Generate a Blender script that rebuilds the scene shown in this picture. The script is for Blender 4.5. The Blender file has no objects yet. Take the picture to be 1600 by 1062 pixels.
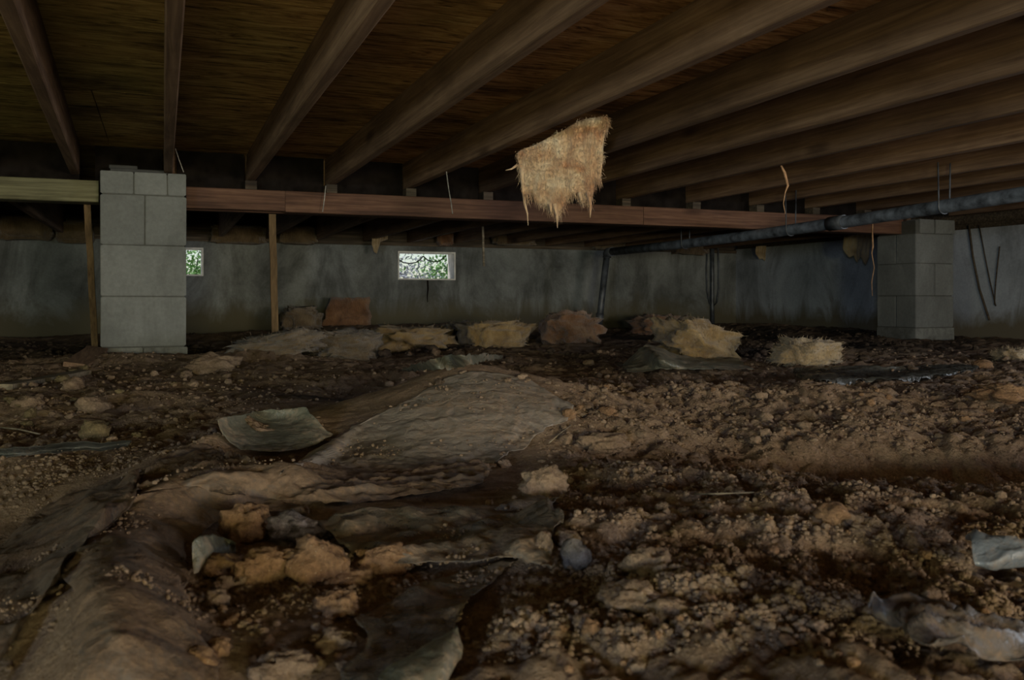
import bpy, bmesh, math, random
import numpy as np
from mathutils import Vector, Matrix

random.seed(7)
rng = np.random.default_rng(11)
scene = bpy.context.scene
COL = scene.collection

# ------------------------------------------------------------------ camera, world, lights, exposure
FPX, HORIZON, YAW, CAM_Z = 1380.0, 468.0, math.radians(21.6), 0.283
CS, SN = math.cos(YAW), math.sin(YAW)
cam_data = bpy.data.cameras.new('camera')
cam_data.sensor_width = 36.0
cam_data.lens = 36.0 * FPX / 1600.0
cam_data.shift_y = -(531.0 - HORIZON) / 1600.0
cam_data.clip_start = 0.02
cam_data.dof.use_dof = True
cam_data.dof.focus_distance = 2.6
cam_data.dof.aperture_fstop = 13.0
cam = bpy.data.objects.new('camera', cam_data)
cam.location = (0, 0, CAM_Z)
cam.rotation_euler = (math.pi / 2, 0, -YAW)
COL.objects.link(cam)
scene.camera = cam

vs = scene.view_settings
vs.view_transform = 'Standard'
vs.look = 'None'
vs.gamma = 1.0
vs.use_curve_mapping = False
vs.exposure = -0.28

world = bpy.data.worlds.new('world')
scene.world = world
world.use_nodes = True
wn = world.node_tree.nodes
sky = wn.new('ShaderNodeTexSky')
sky.sky_type = 'NISHITA'
sky.sun_disc = False
sky.sun_elevation = math.radians(48)
sky.sun_rotation = math.radians(200)
wn['Background'].inputs['Strength'].default_value = 0.15
world.node_tree.links.new(sky.outputs['Color'], wn['Background'].inputs['Color'])

def lamp(name, kind, loc, target, energy, color, size=None, spread=180):
    d = bpy.data.lights.new(name, kind)
    d.energy = energy
    d.color = color
    if kind == 'AREA':
        d.shape = 'RECTANGLE'
        d.size, d.size_y = size
        d.spread = math.radians(spread)
    o = bpy.data.objects.new(name, d)
    o.location = loc
    o.rotation_euler = (Vector(target) - Vector(loc)).to_track_quat('-Z', 'Y').to_euler()
    COL.objects.link(o)
    return o

sun = lamp('sun', 'SUN', (-3, 12, 14), (2.2, 7.8, 0.5), 4.6, (1.0, 0.95, 0.86))
sun.data.angle = math.radians(1)
# daylight falling in through the crawl-space openings that lie outside the frame, then an added ceiling fill
lamp('daylight_right_door', 'AREA', (5.62, 0.75, 0.54), (1.2, 1.5, 0.20), 92.0, (0.80, 0.88, 1.0), (1.0, 0.62))
lamp('daylight_left_vent', 'AREA', (-2.62, 1.2, 0.46), (0.6, 1.8, 1.25), 18.0, (0.90, 0.92, 0.52), (0.9, 0.42))
lamp('daylight_left_hatch', 'AREA', (-2.62, -2.7, 0.50), (4.0, 5.0, 0.55), 140.0, (0.62, 0.77, 1.0), (0.8, 0.45))
lamp('daylight_front_hatch', 'AREA', (2.0, -3.72, 0.44), (1.7, -1.2, 2.0), 170.0, (1.0, 0.88, 0.72), (1.3, 0.5), 130)
lamp('front_bay_fill', 'AREA', (-0.35, -3.72, 0.40), (-0.2, -1.6, 2.0), 130.0, (0.98, 0.93, 0.50), (0.8, 0.45), 118)   # added unseen fill, aimed up to brighten the left joist bays

# ------------------------------------------------------------------ helpers
def Wp(px, py, z=0.0):
    """pixel -> point on the horizontal plane z"""
    Z = (CAM_Z - z) * FPX / (py - HORIZON)
    a = (px - 800.0) / FPX
    return Z * (a * CS + SN), Z * (CS - a * SN), z

def Wd(px, py, Z):
    """pixel at depth Z along the view axis"""
    a = (px - 800.0) / FPX
    return Vector((Z * (a * CS + SN), Z * (CS - a * SN), CAM_Z - (py - HORIZON) / FPX * Z))

def Wy(px, py, y):
    a = (px - 800.0) / FPX
    return Wd(px, py, y / (CS - a * SN))

def prop(o, label=None, cat=None, group=None, kind=None):
    if label: o['label'] = label
    if cat: o['category'] = cat
    if group: o['group'] = group
    if kind: o['kind'] = kind
    return o

def empty(name, loc=(0, 0, 0), rz=0.0):
    o = bpy.data.objects.new(name, None)
    o.location = loc
    o.rotation_euler = (0, 0, rz)
    o.empty_display_size = 0.05
    COL.objects.link(o)
    return o

def mesh_np(name, verts, faces, smooth=False):
    verts = np.asarray(verts, np.float32)
    faces = np.asarray(faces, np.int32)
    me = bpy.data.meshes.new(name)
    n, k = faces.shape
    me.vertices.add(len(verts))
    me.vertices.foreach_set('co', verts.ravel())
    me.loops.add(n * k)
    me.loops.foreach_set('vertex_index', faces.ravel())
    me.polygons.add(n)
    me.polygons.foreach_set('loop_start', np.arange(0, n * k, k, dtype=np.int32))
    me.polygons.foreach_set('loop_total', np.full(n, k, np.int32))
    if smooth:
        me.polygons.foreach_set('use_smooth', np.ones(n, bool))
    me.update(calc_edges=True)
    return me

def link(name, me, mat, parent=None):
    o = bpy.data.objects.new(name, me)
    if mat is not None and not me.materials:
        me.materials.append(mat)
    COL.objects.link(o)
    if parent is not None:
        o.parent = parent
    return o

def bm_box(bm, lo, hi):
    x0, y0, z0 = lo
    x1, y1, z1 = hi
    v = [bm.verts.new(p) for p in ((x0, y0, z0), (x1, y0, z0), (x1, y1, z0), (x0, y1, z0),
                                   (x0, y0, z1), (x1, y0, z1), (x1, y1, z1), (x0, y1, z1))]
    for f in ((0, 3, 2, 1), (4, 5, 6, 7), (0, 1, 5, 4), (1, 2, 6, 5), (2, 3, 7, 6), (3, 0, 4, 7)):
        bm.faces.new([v[i] for i in f])
    return v

def bm_done(name, bm, mat, parent=None, bevel=0.0, seg=1, smooth=False):
    if bevel > 0:
        bmesh.ops.bevel(bm, geom=bm.edges[:], offset=bevel, segments=seg, affect='EDGES', clamp_overlap=True)
    bmesh.ops.recalc_face_normals(bm, faces=bm.faces[:])
    me = bpy.data.meshes.new(name)
    bm.to_mesh(me)
    bm.free()
    if smooth:
        for p in me.polygons: p.use_smooth = True
    return link(name, me, mat, parent)

def box(name, lo, hi, mat, parent=None, bevel=0.0):
    bm = bmesh.new()
    bm_box(bm, lo, hi)
    return bm_done(name, bm, mat, parent, bevel)

def tube(name, pts, radii, mat, parent=None, sides=10, cap=True):
    pts = [Vector(p) for p in pts]
    if not hasattr(radii, '__len__'): radii = [radii] * len(pts)
    V, F = [], []
    up = Vector((0, 0, 1))
    for i, p in enumerate(pts):
        t = (pts[min(i + 1, len(pts) - 1)] - pts[max(i - 1, 0)]).normalized()
        ref = up if abs(t.z) < 0.9 else Vector((1, 0, 0))
        a = t.cross(ref).normalized()
        b = t.cross(a).normalized()
        for k in range(sides):
            w = 2 * math.pi * k / sides
            V.append(p + (a * math.cos(w) + b * math.sin(w)) * radii[i])
    for i in range(len(pts) - 1):
        for k in range(sides):
            k2 = (k + 1) % sides
            F.append((i * sides + k, i * sides + k2, (i + 1) * sides + k2, (i + 1) * sides + k))
    if cap:
        F.append(tuple(range(sides))[::-1])
        F.append(tuple((len(pts) - 1) * sides + k for k in range(sides)))
    me = bpy.data.meshes.new(name)
    me.from_pydata(V, [], F)
    for p in me.polygons: p.use_smooth = len(p.vertices) == 4
    me.update()
    return link(name, me, mat, parent)

# ---- numpy gradient noise
def _hash(ix, iy, seed):
    h = (ix.astype(np.int64) * 374761393 + iy.astype(np.int64) * 668265263 + seed * 974634777) & 0x7fffffff
    h = ((h ^ (h >> 13)) * 1274126177) & 0x7fffffff
    return (h ^ (h >> 16)) & 0xffff

def perlin(x, y, seed=0):
    x = np.asarray(x, float); y = np.asarray(y, float)
    ix, iy = np.floor(x), np.floor(y)
    fx, fy = x - ix, y - iy
    ux = fx * fx * fx * (fx * (fx * 6 - 15) + 10)
    uy = fy * fy * fy * (fy * (fy * 6 - 15) + 10)
    def g(dx, dy):
        a = _hash(ix + dx, iy + dy, seed) * (2 * math.pi / 65536.0)
        return np.cos(a) * (fx - dx) + np.sin(a) * (fy - dy)
    a = g(0, 0) * (1 - ux) + g(1, 0) * ux
    b = g(0, 1) * (1 - ux) + g(1, 1) * ux
    return (a * (1 - uy) + b * uy) * 1.5

def fbm(x, y, seed=0, octs=4, gain=0.5):
    s = 0.0; amp = 1.0; f = 1.0
    for k in range(octs):
        s = s + amp * perlin(x * f, y * f, seed + k * 17)
        amp *= gain; f *= 2.03
    return s

def billow(x, y, seed=0, octs=3):
    s = 0.0; amp = 1.0; f = 1.0
    for k in range(octs):
        s = s + amp * (1 - 2 * np.abs(perlin(x * f, y * f, seed + k * 13)))
        amp *= 0.5; f *= 2.1
    return s

def puff(x, y, seed=0):
    """rounded lumps parted by sharp creases"""
    x = x + 0.35 * perlin(x * 0.7, y * 0.7, seed + 2); y = y + 0.35 * perlin(x * 0.7 + 7, y * 0.7, seed + 3)
    return np.minimum(np.abs(perlin(x, y, seed)) * 1.6, 0.55 + 0.1 * perlin(x * 2, y * 2, seed + 1))

# ------------------------------------------------------------------ materials
def new_mat(name):
    m = bpy.data.materials.new(name)
    m.use_nodes = True
    nt = m.node_tree
    b = nt.nodes['Principled BSDF']
    return m, nt, b

def N(nt, typ, **kw):
    n = nt.nodes.new(typ)
    for k, v in kw.items():
        if k in n.inputs: n.inputs[k].default_value = v
        else: setattr(n, k, v)
    return n

def coords(nt, scale=(1, 1, 1), space='Object', rot=(0, 0, 0)):
    t = nt.nodes.new('ShaderNodeTexCoord')
    mp = nt.nodes.new('ShaderNodeMapping')
    mp.inputs['Scale'].default_value = scale
    mp.inputs['Rotation'].default_value = rot
    if space == 'World':
        g = nt.nodes.new('ShaderNodeNewGeometry')
        nt.links.new(g.outputs['Position'], mp.inputs['Vector'])
    else:
        nt.links.new(t.outputs[space], mp.inputs['Vector'])
    return mp.outputs['Vector']

def noise(nt, vec, scale, detail=4.0, rough=0.55, dist=0.0):
    n = N(nt, 'ShaderNodeTexNoise', Scale=scale, Detail=detail, Roughness=rough, Distortion=dist)
    nt.links.new(vec, n.inputs['Vector'])
    return n.outputs['Fac']

def ramp(nt, fac, stops):
    r = nt.nodes.new('ShaderNodeValToRGB')
    e = r.color_ramp.elements
    while len(e) < len(stops): e.new(0.5)
    for el, (p, c) in zip(e, stops):
        el.position = p
        el.color = c if len(c) == 4 else (*c, 1)
    nt.links.new(fac, r.inputs['Fac'])
    return r.outputs['Color']

def mix(nt, fac, a, b, mode='MIX'):
    m = nt.nodes.new('ShaderNodeMix')
    m.data_type = 'RGBA'
    m.blend_type = mode
    for sock, v in ((0, fac), (6, a), (7, b)):
        if hasattr(v, 'is_linked') or isinstance(v, bpy.types.NodeSocket): nt.links.new(v, m.inputs[sock])
        else: m.inputs[sock].default_value = v if not isinstance(v, tuple) else (*v[:3], 1)
    return m.outputs[2]

def bump(nt, bsdf, h, strength=0.5, dist=0.01):
    bn = N(nt, 'ShaderNodeBump', Strength=strength, Distance=dist)
    nt.links.new(h, bn.inputs['Height'])
    nt.links.new(bn.outputs['Normal'], bsdf.inputs['Normal'])

def objrand(nt):
    return nt.nodes.new('ShaderNodeObjectInfo').outputs['Random']

def math_n(nt, op, a, b=None):
    m = nt.nodes.new('ShaderNodeMath')
    m.operation = op
    for i, v in enumerate((a, b)):
        if v is None: continue
        if isinstance(v, bpy.types.NodeSocket): nt.links.new(v, m.inputs[i])
        else: m.inputs[i].default_value = v
    return m.outputs[0]

def mat_wood(name, c0, c1, c2, axis='y', grain=1.0, rough=0.8, band=True):
    m, nt, b = new_mat(name)
    sc = {'x': (0.8, 22, 22), 'y': (22, 0.8, 22), 'z': (22, 22, 0.8)}[axis]
    v = coords(nt, sc)
    rnd = objrand(nt)
    add = nt.nodes.new('ShaderNodeVectorMath'); add.operation = 'ADD'
    comb = nt.nodes.new('ShaderNodeCombineXYZ')
    for i in range(3): nt.links.new(math_n(nt, 'MULTIPLY', rnd, 37.0 + 11 * i), comb.inputs[i])
    nt.links.new(v, add.inputs[0]); nt.links.new(comb.outputs[0], add.inputs[1])
    g = noise(nt, add.outputs[0], 3.0, 7, 0.62, 0.6)
    sc2 = {'x': (1.2, 3, 3), 'y': (3, 1.2, 3), 'z': (3, 3, 1.2)}[axis]
    big = noise(nt, coords(nt, sc2), 2.0, 4, 0.6, 0.3)
    c = ramp(nt, g, [(0.30, c0), (0.52, c1), (0.72, c2)])
    dark = ramp(nt, big, [(0.32, (0.5, 0.47, 0.45)), (0.60, (1.05, 1.05, 1.05))])
    c = mix(nt, 0.7, c, dark, 'MULTIPLY')
    # knots
    vo = N(nt, 'ShaderNodeTexVoronoi', Scale=1.0)
    sck = {'x': (1.5, 5, 5), 'y': (5, 1.5, 5), 'z': (5, 5, 1.5)}[axis]
    nt.links.new(coords(nt, sck), vo.inputs['Vector'])
    k = ramp(nt, vo.outputs['Distance'], [(0.07, (0.25, 0.2, 0.18)), (0.16, (1, 1, 1))])
    c = mix(nt, 0.8, c, k, 'MULTIPLY')
    hv = nt.nodes.new('ShaderNodeHueSaturation')
    nt.links.new(c, hv.inputs['Color'])
    nt.links.new(math_n(nt, 'ADD', math_n(nt, 'MULTIPLY', rnd, 0.4), 0.8), hv.inputs['Value'])
    nt.links.new(hv.outputs[0], b.inputs['Base Color'])
    b.inputs['Roughness'].default_value = rough
    b.inputs['Specular IOR Level'].default_value = 0.25
    bump(nt, b, g, 0.35, 0.004)
    return m

M_JOIST = mat_wood('joist_wood', (0.092, 0.053, 0.031), (0.155, 0.093, 0.054), (0.225, 0.143, 0.086), 'y')
M_GIRDER = mat_wood('girder_wood', (0.045, 0.022, 0.014), (0.105, 0.052, 0.032), (0.165, 0.09, 0.055), 'x')
M_GIRDER_OLD = mat_wood('old_girder_wood', (0.05, 0.046, 0.024), (0.105, 0.098, 0.054), (0.16, 0.15, 0.09), 'x')
M_STICK = mat_wood('stick_wood', (0.07, 0.042, 0.018), (0.15, 0.094, 0.042), (0.21, 0.14, 0.068), 'z')
M_SILL = mat_wood('sill_wood', (0.02, 0.015, 0.01), (0.06, 0.045, 0.03), (0.12, 0.09, 0.06), 'x')
M_BOARD = mat_wood('buried_board_wood', (0.06, 0.05, 0.035), (0.16, 0.13, 0.09), (0.26, 0.22, 0.16), 'x')

def mat_plywood():
    m, nt, b = new_mat('plywood_subfloor')
    v = coords(nt, (1.5, 8, 1), 'World')
    g = noise(nt, v, 3.2, 9, 0.68, 1.6)
    big = noise(nt, coords(nt, (1, 1, 1), 'World'), 1.1, 4, 0.6)
    c = ramp(nt, g, [(0.33, (0.035, 0.018, 0.008)), (0.42, (0.24, 0.115, 0.042)), (0.53, (0.47, 0.25, 0.098)), (0.70, (0.62, 0.40, 0.20))])
    # olive daylight on the left side, painted into the sheets as a tint
    sep = nt.nodes.new('ShaderNodeSeparateXYZ')
    nt.links.new(coords(nt, (1, 1, 1), 'World'), sep.inputs[0])
    fac = math_n(nt, 'ADD', math_n(nt, 'MULTIPLY', sep.outputs[0], -0.55), 0.62)
    fac = math_n(nt, 'ADD', fac, math_n(nt, 'MULTIPLY', math_n(nt, 'SUBTRACT', big, 0.5), 1.6))
    fac2 = nt.nodes.new('ShaderNodeClamp'); nt.links.new(fac, fac2.inputs[0])
    olive_light = ramp(nt, g, [(0.33, (0.03, 0.025, 0.010)), (0.45, (0.23, 0.185, 0.065)), (0.66, (0.48, 0.40, 0.16))])
    c = mix(nt, math_n(nt, 'MULTIPLY', fac2.outputs[0], 0.85), c, olive_light)
    stain = ramp(nt, noise(nt, coords(nt, (1.2, 2.2, 1), 'World'), 1.7, 5, 0.65), [(0.34, (0.25, 0.22, 0.2)), (0.52, (1, 1, 1))])
    c = mix(nt, 0.9, c, stain, 'MULTIPLY')
    nt.links.new(c, b.inputs['Base Color'])
    b.inputs['Roughness'].default_value = 0.85
    b.inputs['Specular IOR Level'].default_value = 0.2
    bump(nt, b, g, 0.5, 0.006)
    return m
M_PLY = mat_plywood()

def mat_concrete(name, c0, c1, stain=0.6, tint=(0.10, 0.085, 0.05), scale=1.0, damp=None):
    m, nt, b = new_mat(name)
    v = coords(nt, (1, 1, 1), 'World')
    g = noise(nt, v, 2.2 * scale, 6, 0.62, 0.4)
    fine = noise(nt, v, 60, 4, 0.6)
    c = ramp(nt, g, [(0.3, c0), (0.68, c1)])
    s = noise(nt, coords(nt, (1.6, 1.6, 0.7), 'World'), 1.6, 5, 0.7, 0.8)
    st = ramp(nt, s, [(0.38, (0.35, 0.34, 0.32)), (0.58, (1, 1, 1))])
    c = mix(nt, stain, c, st, 'MULTIPLY')
    c = mix(nt, 0.35, c, ramp(nt, fine, [(0.3, (0.6, 0.6, 0.6)), (0.7, (1.15, 1.15, 1.15))]), 'MULTIPLY')
    if damp:
        sep = nt.nodes.new('ShaderNodeSeparateXYZ'); nt.links.new(v, sep.inputs[0])
        h = math_n(nt, 'ADD', sep.outputs[2], math_n(nt, 'MULTIPLY', math_n(nt, 'SUBTRACT', s, 0.5), 0.5))
        lo = ramp(nt, h, [(damp[0], (1, 1, 1)), (damp[1], (0, 0, 0))])
        c = mix(nt, lo, c, tint)
    rv = nt.nodes.new('ShaderNodeHueSaturation'); nt.links.new(c, rv.inputs['Color'])
    nt.links.new(math_n(nt, 'ADD', math_n(nt, 'MULTIPLY', objrand(nt), 0.22), 0.9), rv.inputs['Value'])
    nt.links.new(rv.outputs[0], b.inputs['Base Color'])
    b.inputs['Roughness'].default_value = 0.9
    b.inputs['Specular IOR Level'].default_value = 0.2
    bump(nt, b, fine, 0.35, 0.004)
    return m
M_WALL = mat_concrete('foundation_concrete', (0.095, 0.10, 0.095), (0.22, 0.23, 0.225), 0.75, (0.085, 0.075, 0.048), 1.0, (0.12, 0.30))  # kept darker than the right wall's copy to stand for weaker light
M_WALL_R_LIT = mat_concrete('lit_right_foundation_concrete', (0.20, 0.215, 0.235), (0.36, 0.38, 0.41), 0.6, (0.12, 0.10, 0.068), 0.8, (0.10, 0.26))  # lighter, bluer copy of the wall concrete: daylight put into the colour
M_BLOCK = mat_concrete('concrete_block', (0.12, 0.125, 0.12), (0.175, 0.18, 0.173), 0.35)
M_MORTAR = mat_concrete('mortar', (0.05, 0.05, 0.045), (0.10, 0.10, 0.09), 0.3)
M_FOOT = mat_concrete('rough_footing_concrete', (0.11, 0.11, 0.10), (0.21, 0.215, 0.20), 0.6, scale=8)

def mat_soil(name, c0, c1, c2, damp=True, scale=1.0):
    m, nt, b = new_mat(name)
    v = coords(nt, (1, 1, 1), 'World')
    g = noise(nt, v, 5.0 * scale, 6, 0.65, 0.3)
    f = noise(nt, v, 170, 5, 0.7)
    c = ramp(nt, g, [(0.3, c0), (0.52, c1), (0.74, c2)])
    c = mix(nt, 0.75, c, ramp(nt, f, [(0.3, (0.45, 0.43, 0.42)), (0.68, (1.3, 1.28, 1.25))]), 'MULTIPLY')
    sp = noise(nt, v, 420, 2, 0.5)
    c = mix(nt, ramp(nt, sp, [(0.70, (0, 0, 0)), (0.76, (0.8, 0.8, 0.8))]), c, (0.48, 0.40, 0.30))
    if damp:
        at = nt.nodes.new('ShaderNodeAttribute'); at.attribute_name = 'damp'  # damp soil and the painted mound shade together
        c = mix(nt, at.outputs['Fac'], c, (0.020, 0.016, 0.013))  # damp soil, plus the shade painted behind the mound
    nt.links.new(c, b.inputs['Base Color'])
    b.inputs['Roughness'].default_value = 0.92
    b.inputs['Specular IOR Level'].default_value = 0.15
    bump(nt, b, math_n(nt, 'ADD', f, noise(nt, v, 55, 4, 0.6)), 0.9, 0.008)
    return m
M_SOIL = mat_soil('crawl_space_soil', (0.125, 0.082, 0.052), (0.215, 0.150, 0.100), (0.30, 0.22, 0.15))
M_CLOD = mat_soil('soil_clod', (0.125, 0.084, 0.055), (0.215, 0.152, 0.103), (0.29, 0.212, 0.146), False, 3)
M_CLOD_O = mat_soil('orange_clay_clod', (0.13, 0.075, 0.040), (0.21, 0.125, 0.068), (0.29, 0.185, 0.108), False, 3)
M_CLOD_G = mat_soil('grey_stone', (0.075, 0.066, 0.060), (0.17, 0.148, 0.138), (0.32, 0.285, 0.265), False, 9)
M_CLOD_V = mat_soil('olive_stone', (0.09, 0.068, 0.036), (0.15, 0.115, 0.06), (0.21, 0.165, 0.09), False, 3)
M_CLOD_D = mat_soil('dark_damp_clod', (0.03, 0.022, 0.016), (0.065, 0.046, 0.032), (0.11, 0.08, 0.055), False, 3)

def mat_plastic(name, film, dust, cover=0.5, clear=0.35, rough=0.32):
    """dusty polythene film: thin film that lets some light through, with dust lying in patches"""
    m, nt, b = new_mat(name)
    v = coords(nt, (1, 1, 1), 'World')
    g = noise(nt, v, 9.0, 7, 0.68, 0.8)
    f = noise(nt, v, 120, 4, 0.65)
    d = math_n(nt, 'ADD', g, math_n(nt, 'MULTIPLY', math_n(nt, 'SUBTRACT', f, 0.5), 0.5))
    dm = ramp(nt, d, [(1 - cover - 0.12, (0, 0, 0)), (1 - cover + 0.12, (1, 1, 1))])
    c = mix(nt, dm, film, mix(nt, 0.7, dust, ramp(nt, f, [(0.3, (0.5, 0.5, 0.5)), (0.7, (1.3, 1.3, 1.3))]), 'MULTIPLY'))
    nt.links.new(c, b.inputs['Base Color'])
    rr = nt.nodes.new('ShaderNodeMapRange')
    nt.links.new(dm, rr.inputs[0]); rr.inputs[3].default_value = rough; rr.inputs[4].default_value = 0.9
    nt.links.new(rr.outputs[0], b.inputs['Roughness'])
    b.inputs['IOR'].default_value = 1.5
    sp = nt.nodes.new('ShaderNodeMapRange')
    nt.links.new(dm, sp.inputs[0]); sp.inputs[3].default_value = 0.6; sp.inputs[4].default_value = 0.15
    nt.links.new(sp.outputs[0], b.inputs['Specular IOR Level'])
    ck = N(nt, 'ShaderNodeTexVoronoi', Scale=15.0); ck.feature = 'DISTANCE_TO_EDGE'
    wv = nt.nodes.new('ShaderNodeVectorMath'); wv.operation = 'ADD'
    nz = N(nt, 'ShaderNodeTexNoise', Scale=12.0, Detail=3.0); nt.links.new(v, nz.inputs['Vector'])
    sc_ = nt.nodes.new('ShaderNodeVectorMath'); sc_.operation = 'SCALE'; sc_.inputs['Scale'].default_value = 0.12; nt.links.new(nz.outputs['Color'], sc_.inputs[0])
    nt.links.new(v, wv.inputs[0]); nt.links.new(sc_.outputs[0], wv.inputs[1]); nt.links.new(wv.outputs[0], ck.inputs['Vector'])
    ckh = math_n(nt, 'MINIMUM', math_n(nt, 'MULTIPLY', ck.outputs['Distance'], 2.0), 0.35)
    bump(nt, b, math_n(nt, 'ADD', math_n(nt, 'ADD', g, math_n(nt, 'MULTIPLY', f, 0.35)), math_n(nt, 'MULTIPLY', ckh, 0.6)), 0.55, 0.012)
    tr = nt.nodes.new('ShaderNodeBsdfTransparent')
    tr.inputs[0].default_value = (0.85, 0.88, 0.85, 1)
    mx = nt.nodes.new('ShaderNodeMixShader')
    inv = math_n(nt, 'MULTIPLY', math_n(nt, 'SUBTRACT', 1.0, dm), clear)
    nt.links.new(inv, mx.inputs[0])
    nt.links.new(b.outputs[0], mx.inputs[1]); nt.links.new(tr.outputs[0], mx.inputs[2])
    nt.links.new(mx.outputs[0], nt.nodes['Material Output'].inputs['Surface'])
    return m
M_PLASTIC = mat_plastic('dusty_polythene', (0.20, 0.172, 0.145), (0.205, 0.15, 0.105), 0.42, 0.16, 0.36)
M_PLASTIC_DIRTY = mat_plastic('dirt_caked_polythene', (0.085, 0.067, 0.052), (0.125, 0.084, 0.054), 0.60, 0.15, 0.5)
M_PLASTIC_TORN = mat_plastic('torn_grey_polythene', (0.052, 0.047, 0.044), (0.11, 0.077, 0.052), 0.55, 0.2, 0.35)
M_PLASTIC_PALE = mat_plastic('pale_blue_polythene', (0.13, 0.145, 0.16), (0.14, 0.10, 0.068), 0.50, 0.25, 0.28)
M_PLASTIC_CLEAR = mat_plastic('clear_polythene', (0.135, 0.135, 0.105), (0.19, 0.14, 0.095), 0.42, 0.45, 0.30)
M_PLASTIC_WET = mat_plastic('smooth_polythene', (0.10, 0.088, 0.074), (0.18, 0.125, 0.083), 0.46, 0.22, 0.24)
M_PLASTIC_OLD = mat_plastic('grimy_polythene', (0.055, 0.042, 0.032), (0.085, 0.056, 0.037), 0.55, 0.12, 0.5)
M_PLASTIC_DARK = mat_plastic('dark_polythene', (0.05, 0.05, 0.045), (0.10, 0.07, 0.05), 0.30, 0.15, 0.25)

def mat_insul(name, c0, c1, c2):
    m, nt, b = new_mat(name)
    v = coords(nt, (1, 1, 1), 'World')
    g = noise(nt, v, 9, 5, 0.6, 0.5)
    f = noise(nt, coords(nt, (1, 1, 0.35), 'World'), 90, 6, 0.7, 0.8)
    c = ramp(nt, g, [(0.32, c0), (0.5, c1), (0.7, c2)])
    c = mix(nt, 0.6, c, ramp(nt, f, [(0.3, (0.6, 0.58, 0.55)), (0.7, (1.2, 1.2, 1.2))]), 'MULTIPLY')
    nt.links.new(c, b.inputs['Base Color'])
    b.inputs['Roughness'].default_value = 1.0
    b.inputs['Specular IOR Level'].default_value = 0.05
    b.inputs['Sheen Weight'].default_value = 0.3
    bump(nt, b, f, 0.9, 0.012)
    return m
M_INS = mat_insul('hanging_fibreglass', (0.40, 0.19, 0.09), (0.62, 0.42, 0.25), (0.74, 0.63, 0.45))
M_INS_Y = mat_insul('yellow_fibreglass', (0.11, 0.066, 0.026), (0.20, 0.128, 0.05), (0.30, 0.205, 0.088))
M_INS_O = mat_insul('orange_fibreglass', (0.085, 0.040, 0.018), (0.155, 0.075, 0.036), (0.23, 0.125, 0.062))
M_INS_P = mat_insul('pale_fibreglass', (0.17, 0.118, 0.06), (0.28, 0.20, 0.105), (0.36, 0.28, 0.17))
M_INS_G = mat_insul('dirty_fibreglass', (0.055, 0.036, 0.018), (0.098, 0.066, 0.035), (0.15, 0.106, 0.06))

def mat_simple(name, col, rough=0.6, spec=0.4, nscale=12, var=0.5):
    m, nt, b = new_mat(name)
    g = noise(nt, coords(nt, (1, 1, 1), 'World'), nscale, 5, 0.6)
    lo = tuple(c * (1 - var) for c in col); hi = tuple(min(1, c * (1 + var)) for c in col)
    nt.links.new(ramp(nt, g, [(0.3, lo), (0.7, hi)]), b.inputs['Base Color'])
    b.inputs['Roughness'].default_value = rough
    b.inputs['Specular IOR Level'].default_value = spec
    bump(nt, b, g, 0.15, 0.003)
    return m
M_PIPE = mat_simple('black_drain_pipe', (0.045, 0.050, 0.058), 0.45, 0.5, 14, 0.8)
M_PIPE_DUST = mat_simple('dusty_drain_pipe', (0.10, 0.115, 0.14), 0.55, 0.4, 16, 0.85)
M_BAND = mat_simple('pipe_band_metal', (0.35, 0.36, 0.38), 0.4, 0.5)
M_ROOT = mat_simple('root_strip', (0.34, 0.20, 0.11), 0.9, 0.1, 40)
M_CABLE = mat_simple('dark_cable', (0.02, 0.02, 0.02), 0.6, 0.3)
M_GAP_SHADE = mat_simple('gap_shade_black', (0.010, 0.008, 0.007), 1.0, 0.0)  # near-black for the wall crack and the painted shade of the joist bays
M_WEB = mat_simple('dust_thread', (0.30, 0.28, 0.25), 0.9, 0.1, 40)
M_VINE = mat_simple('vine_stem', (0.03, 0.045, 0.02), 0.8, 0.2)
M_LEAF_A = mat_simple('green_leaves', (0.13, 0.30, 0.07), 0.6, 0.3, 5, 0.6)
M_LEAF_B = mat_simple('pale_leaf_litter', (0.36, 0.38, 0.42), 0.8, 0.2, 6, 0.45)
M_YARD = mat_simple('yard_ground', (0.45, 0.42, 0.38), 0.9, 0.1, 6, 0.4)

# ------------------------------------------------------------------ ground heights
BACK_Y, RIGHT_X, LEFT_X, FRONT_Y = 7.62, 5.50, -2.50, -3.60
JOIST_Z, SUBFLOOR_Z, FAR_JOIST_Z = 0.905, 1.052, 0.79

def G(x, y, cx, cy, sx, sy, amp, ang=0.0):
    c, s = math.cos(ang), math.sin(ang)
    dx, dy = x - cx, y - cy
    a = (dx * c + dy * s) / sx
    b = (-dx * s + dy * c) / sy
    return amp * np.exp(-(a * a + b * b))

def polydist(x, y, pts):
    d = np.full(np.shape(x), 1e9)
    for (ax, ay), (bx, by) in zip(pts[:-1], pts[1:]):
        vx, vy = bx - ax, by - ay
        t = np.clip(((x - ax) * vx + (y - ay) * vy) / (vx * vx + vy * vy), 0, 1)
        d = np.minimum(d, np.hypot(x - ax - t * vx, y - ay - t * vy))
    return d

# raised soil roll under the film at lower left, and the fold left of it
ROLL = [Wp(*p)[:2] for p in ((185, 1120), (175, 1000), (175, 900), (215, 835), (290, 800), (390, 790), (450, 790))]
FOLD = [Wp(*p)[:2] for p in ((20, 1000), (90, 880), (170, 790), (250, 745), (340, 720))]
EDGE = [Wp(*p)[:2] for p in ((640, 1140), (715, 1000), (770, 905), (850, 860))]   # step where loose soil overruns the film

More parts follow.
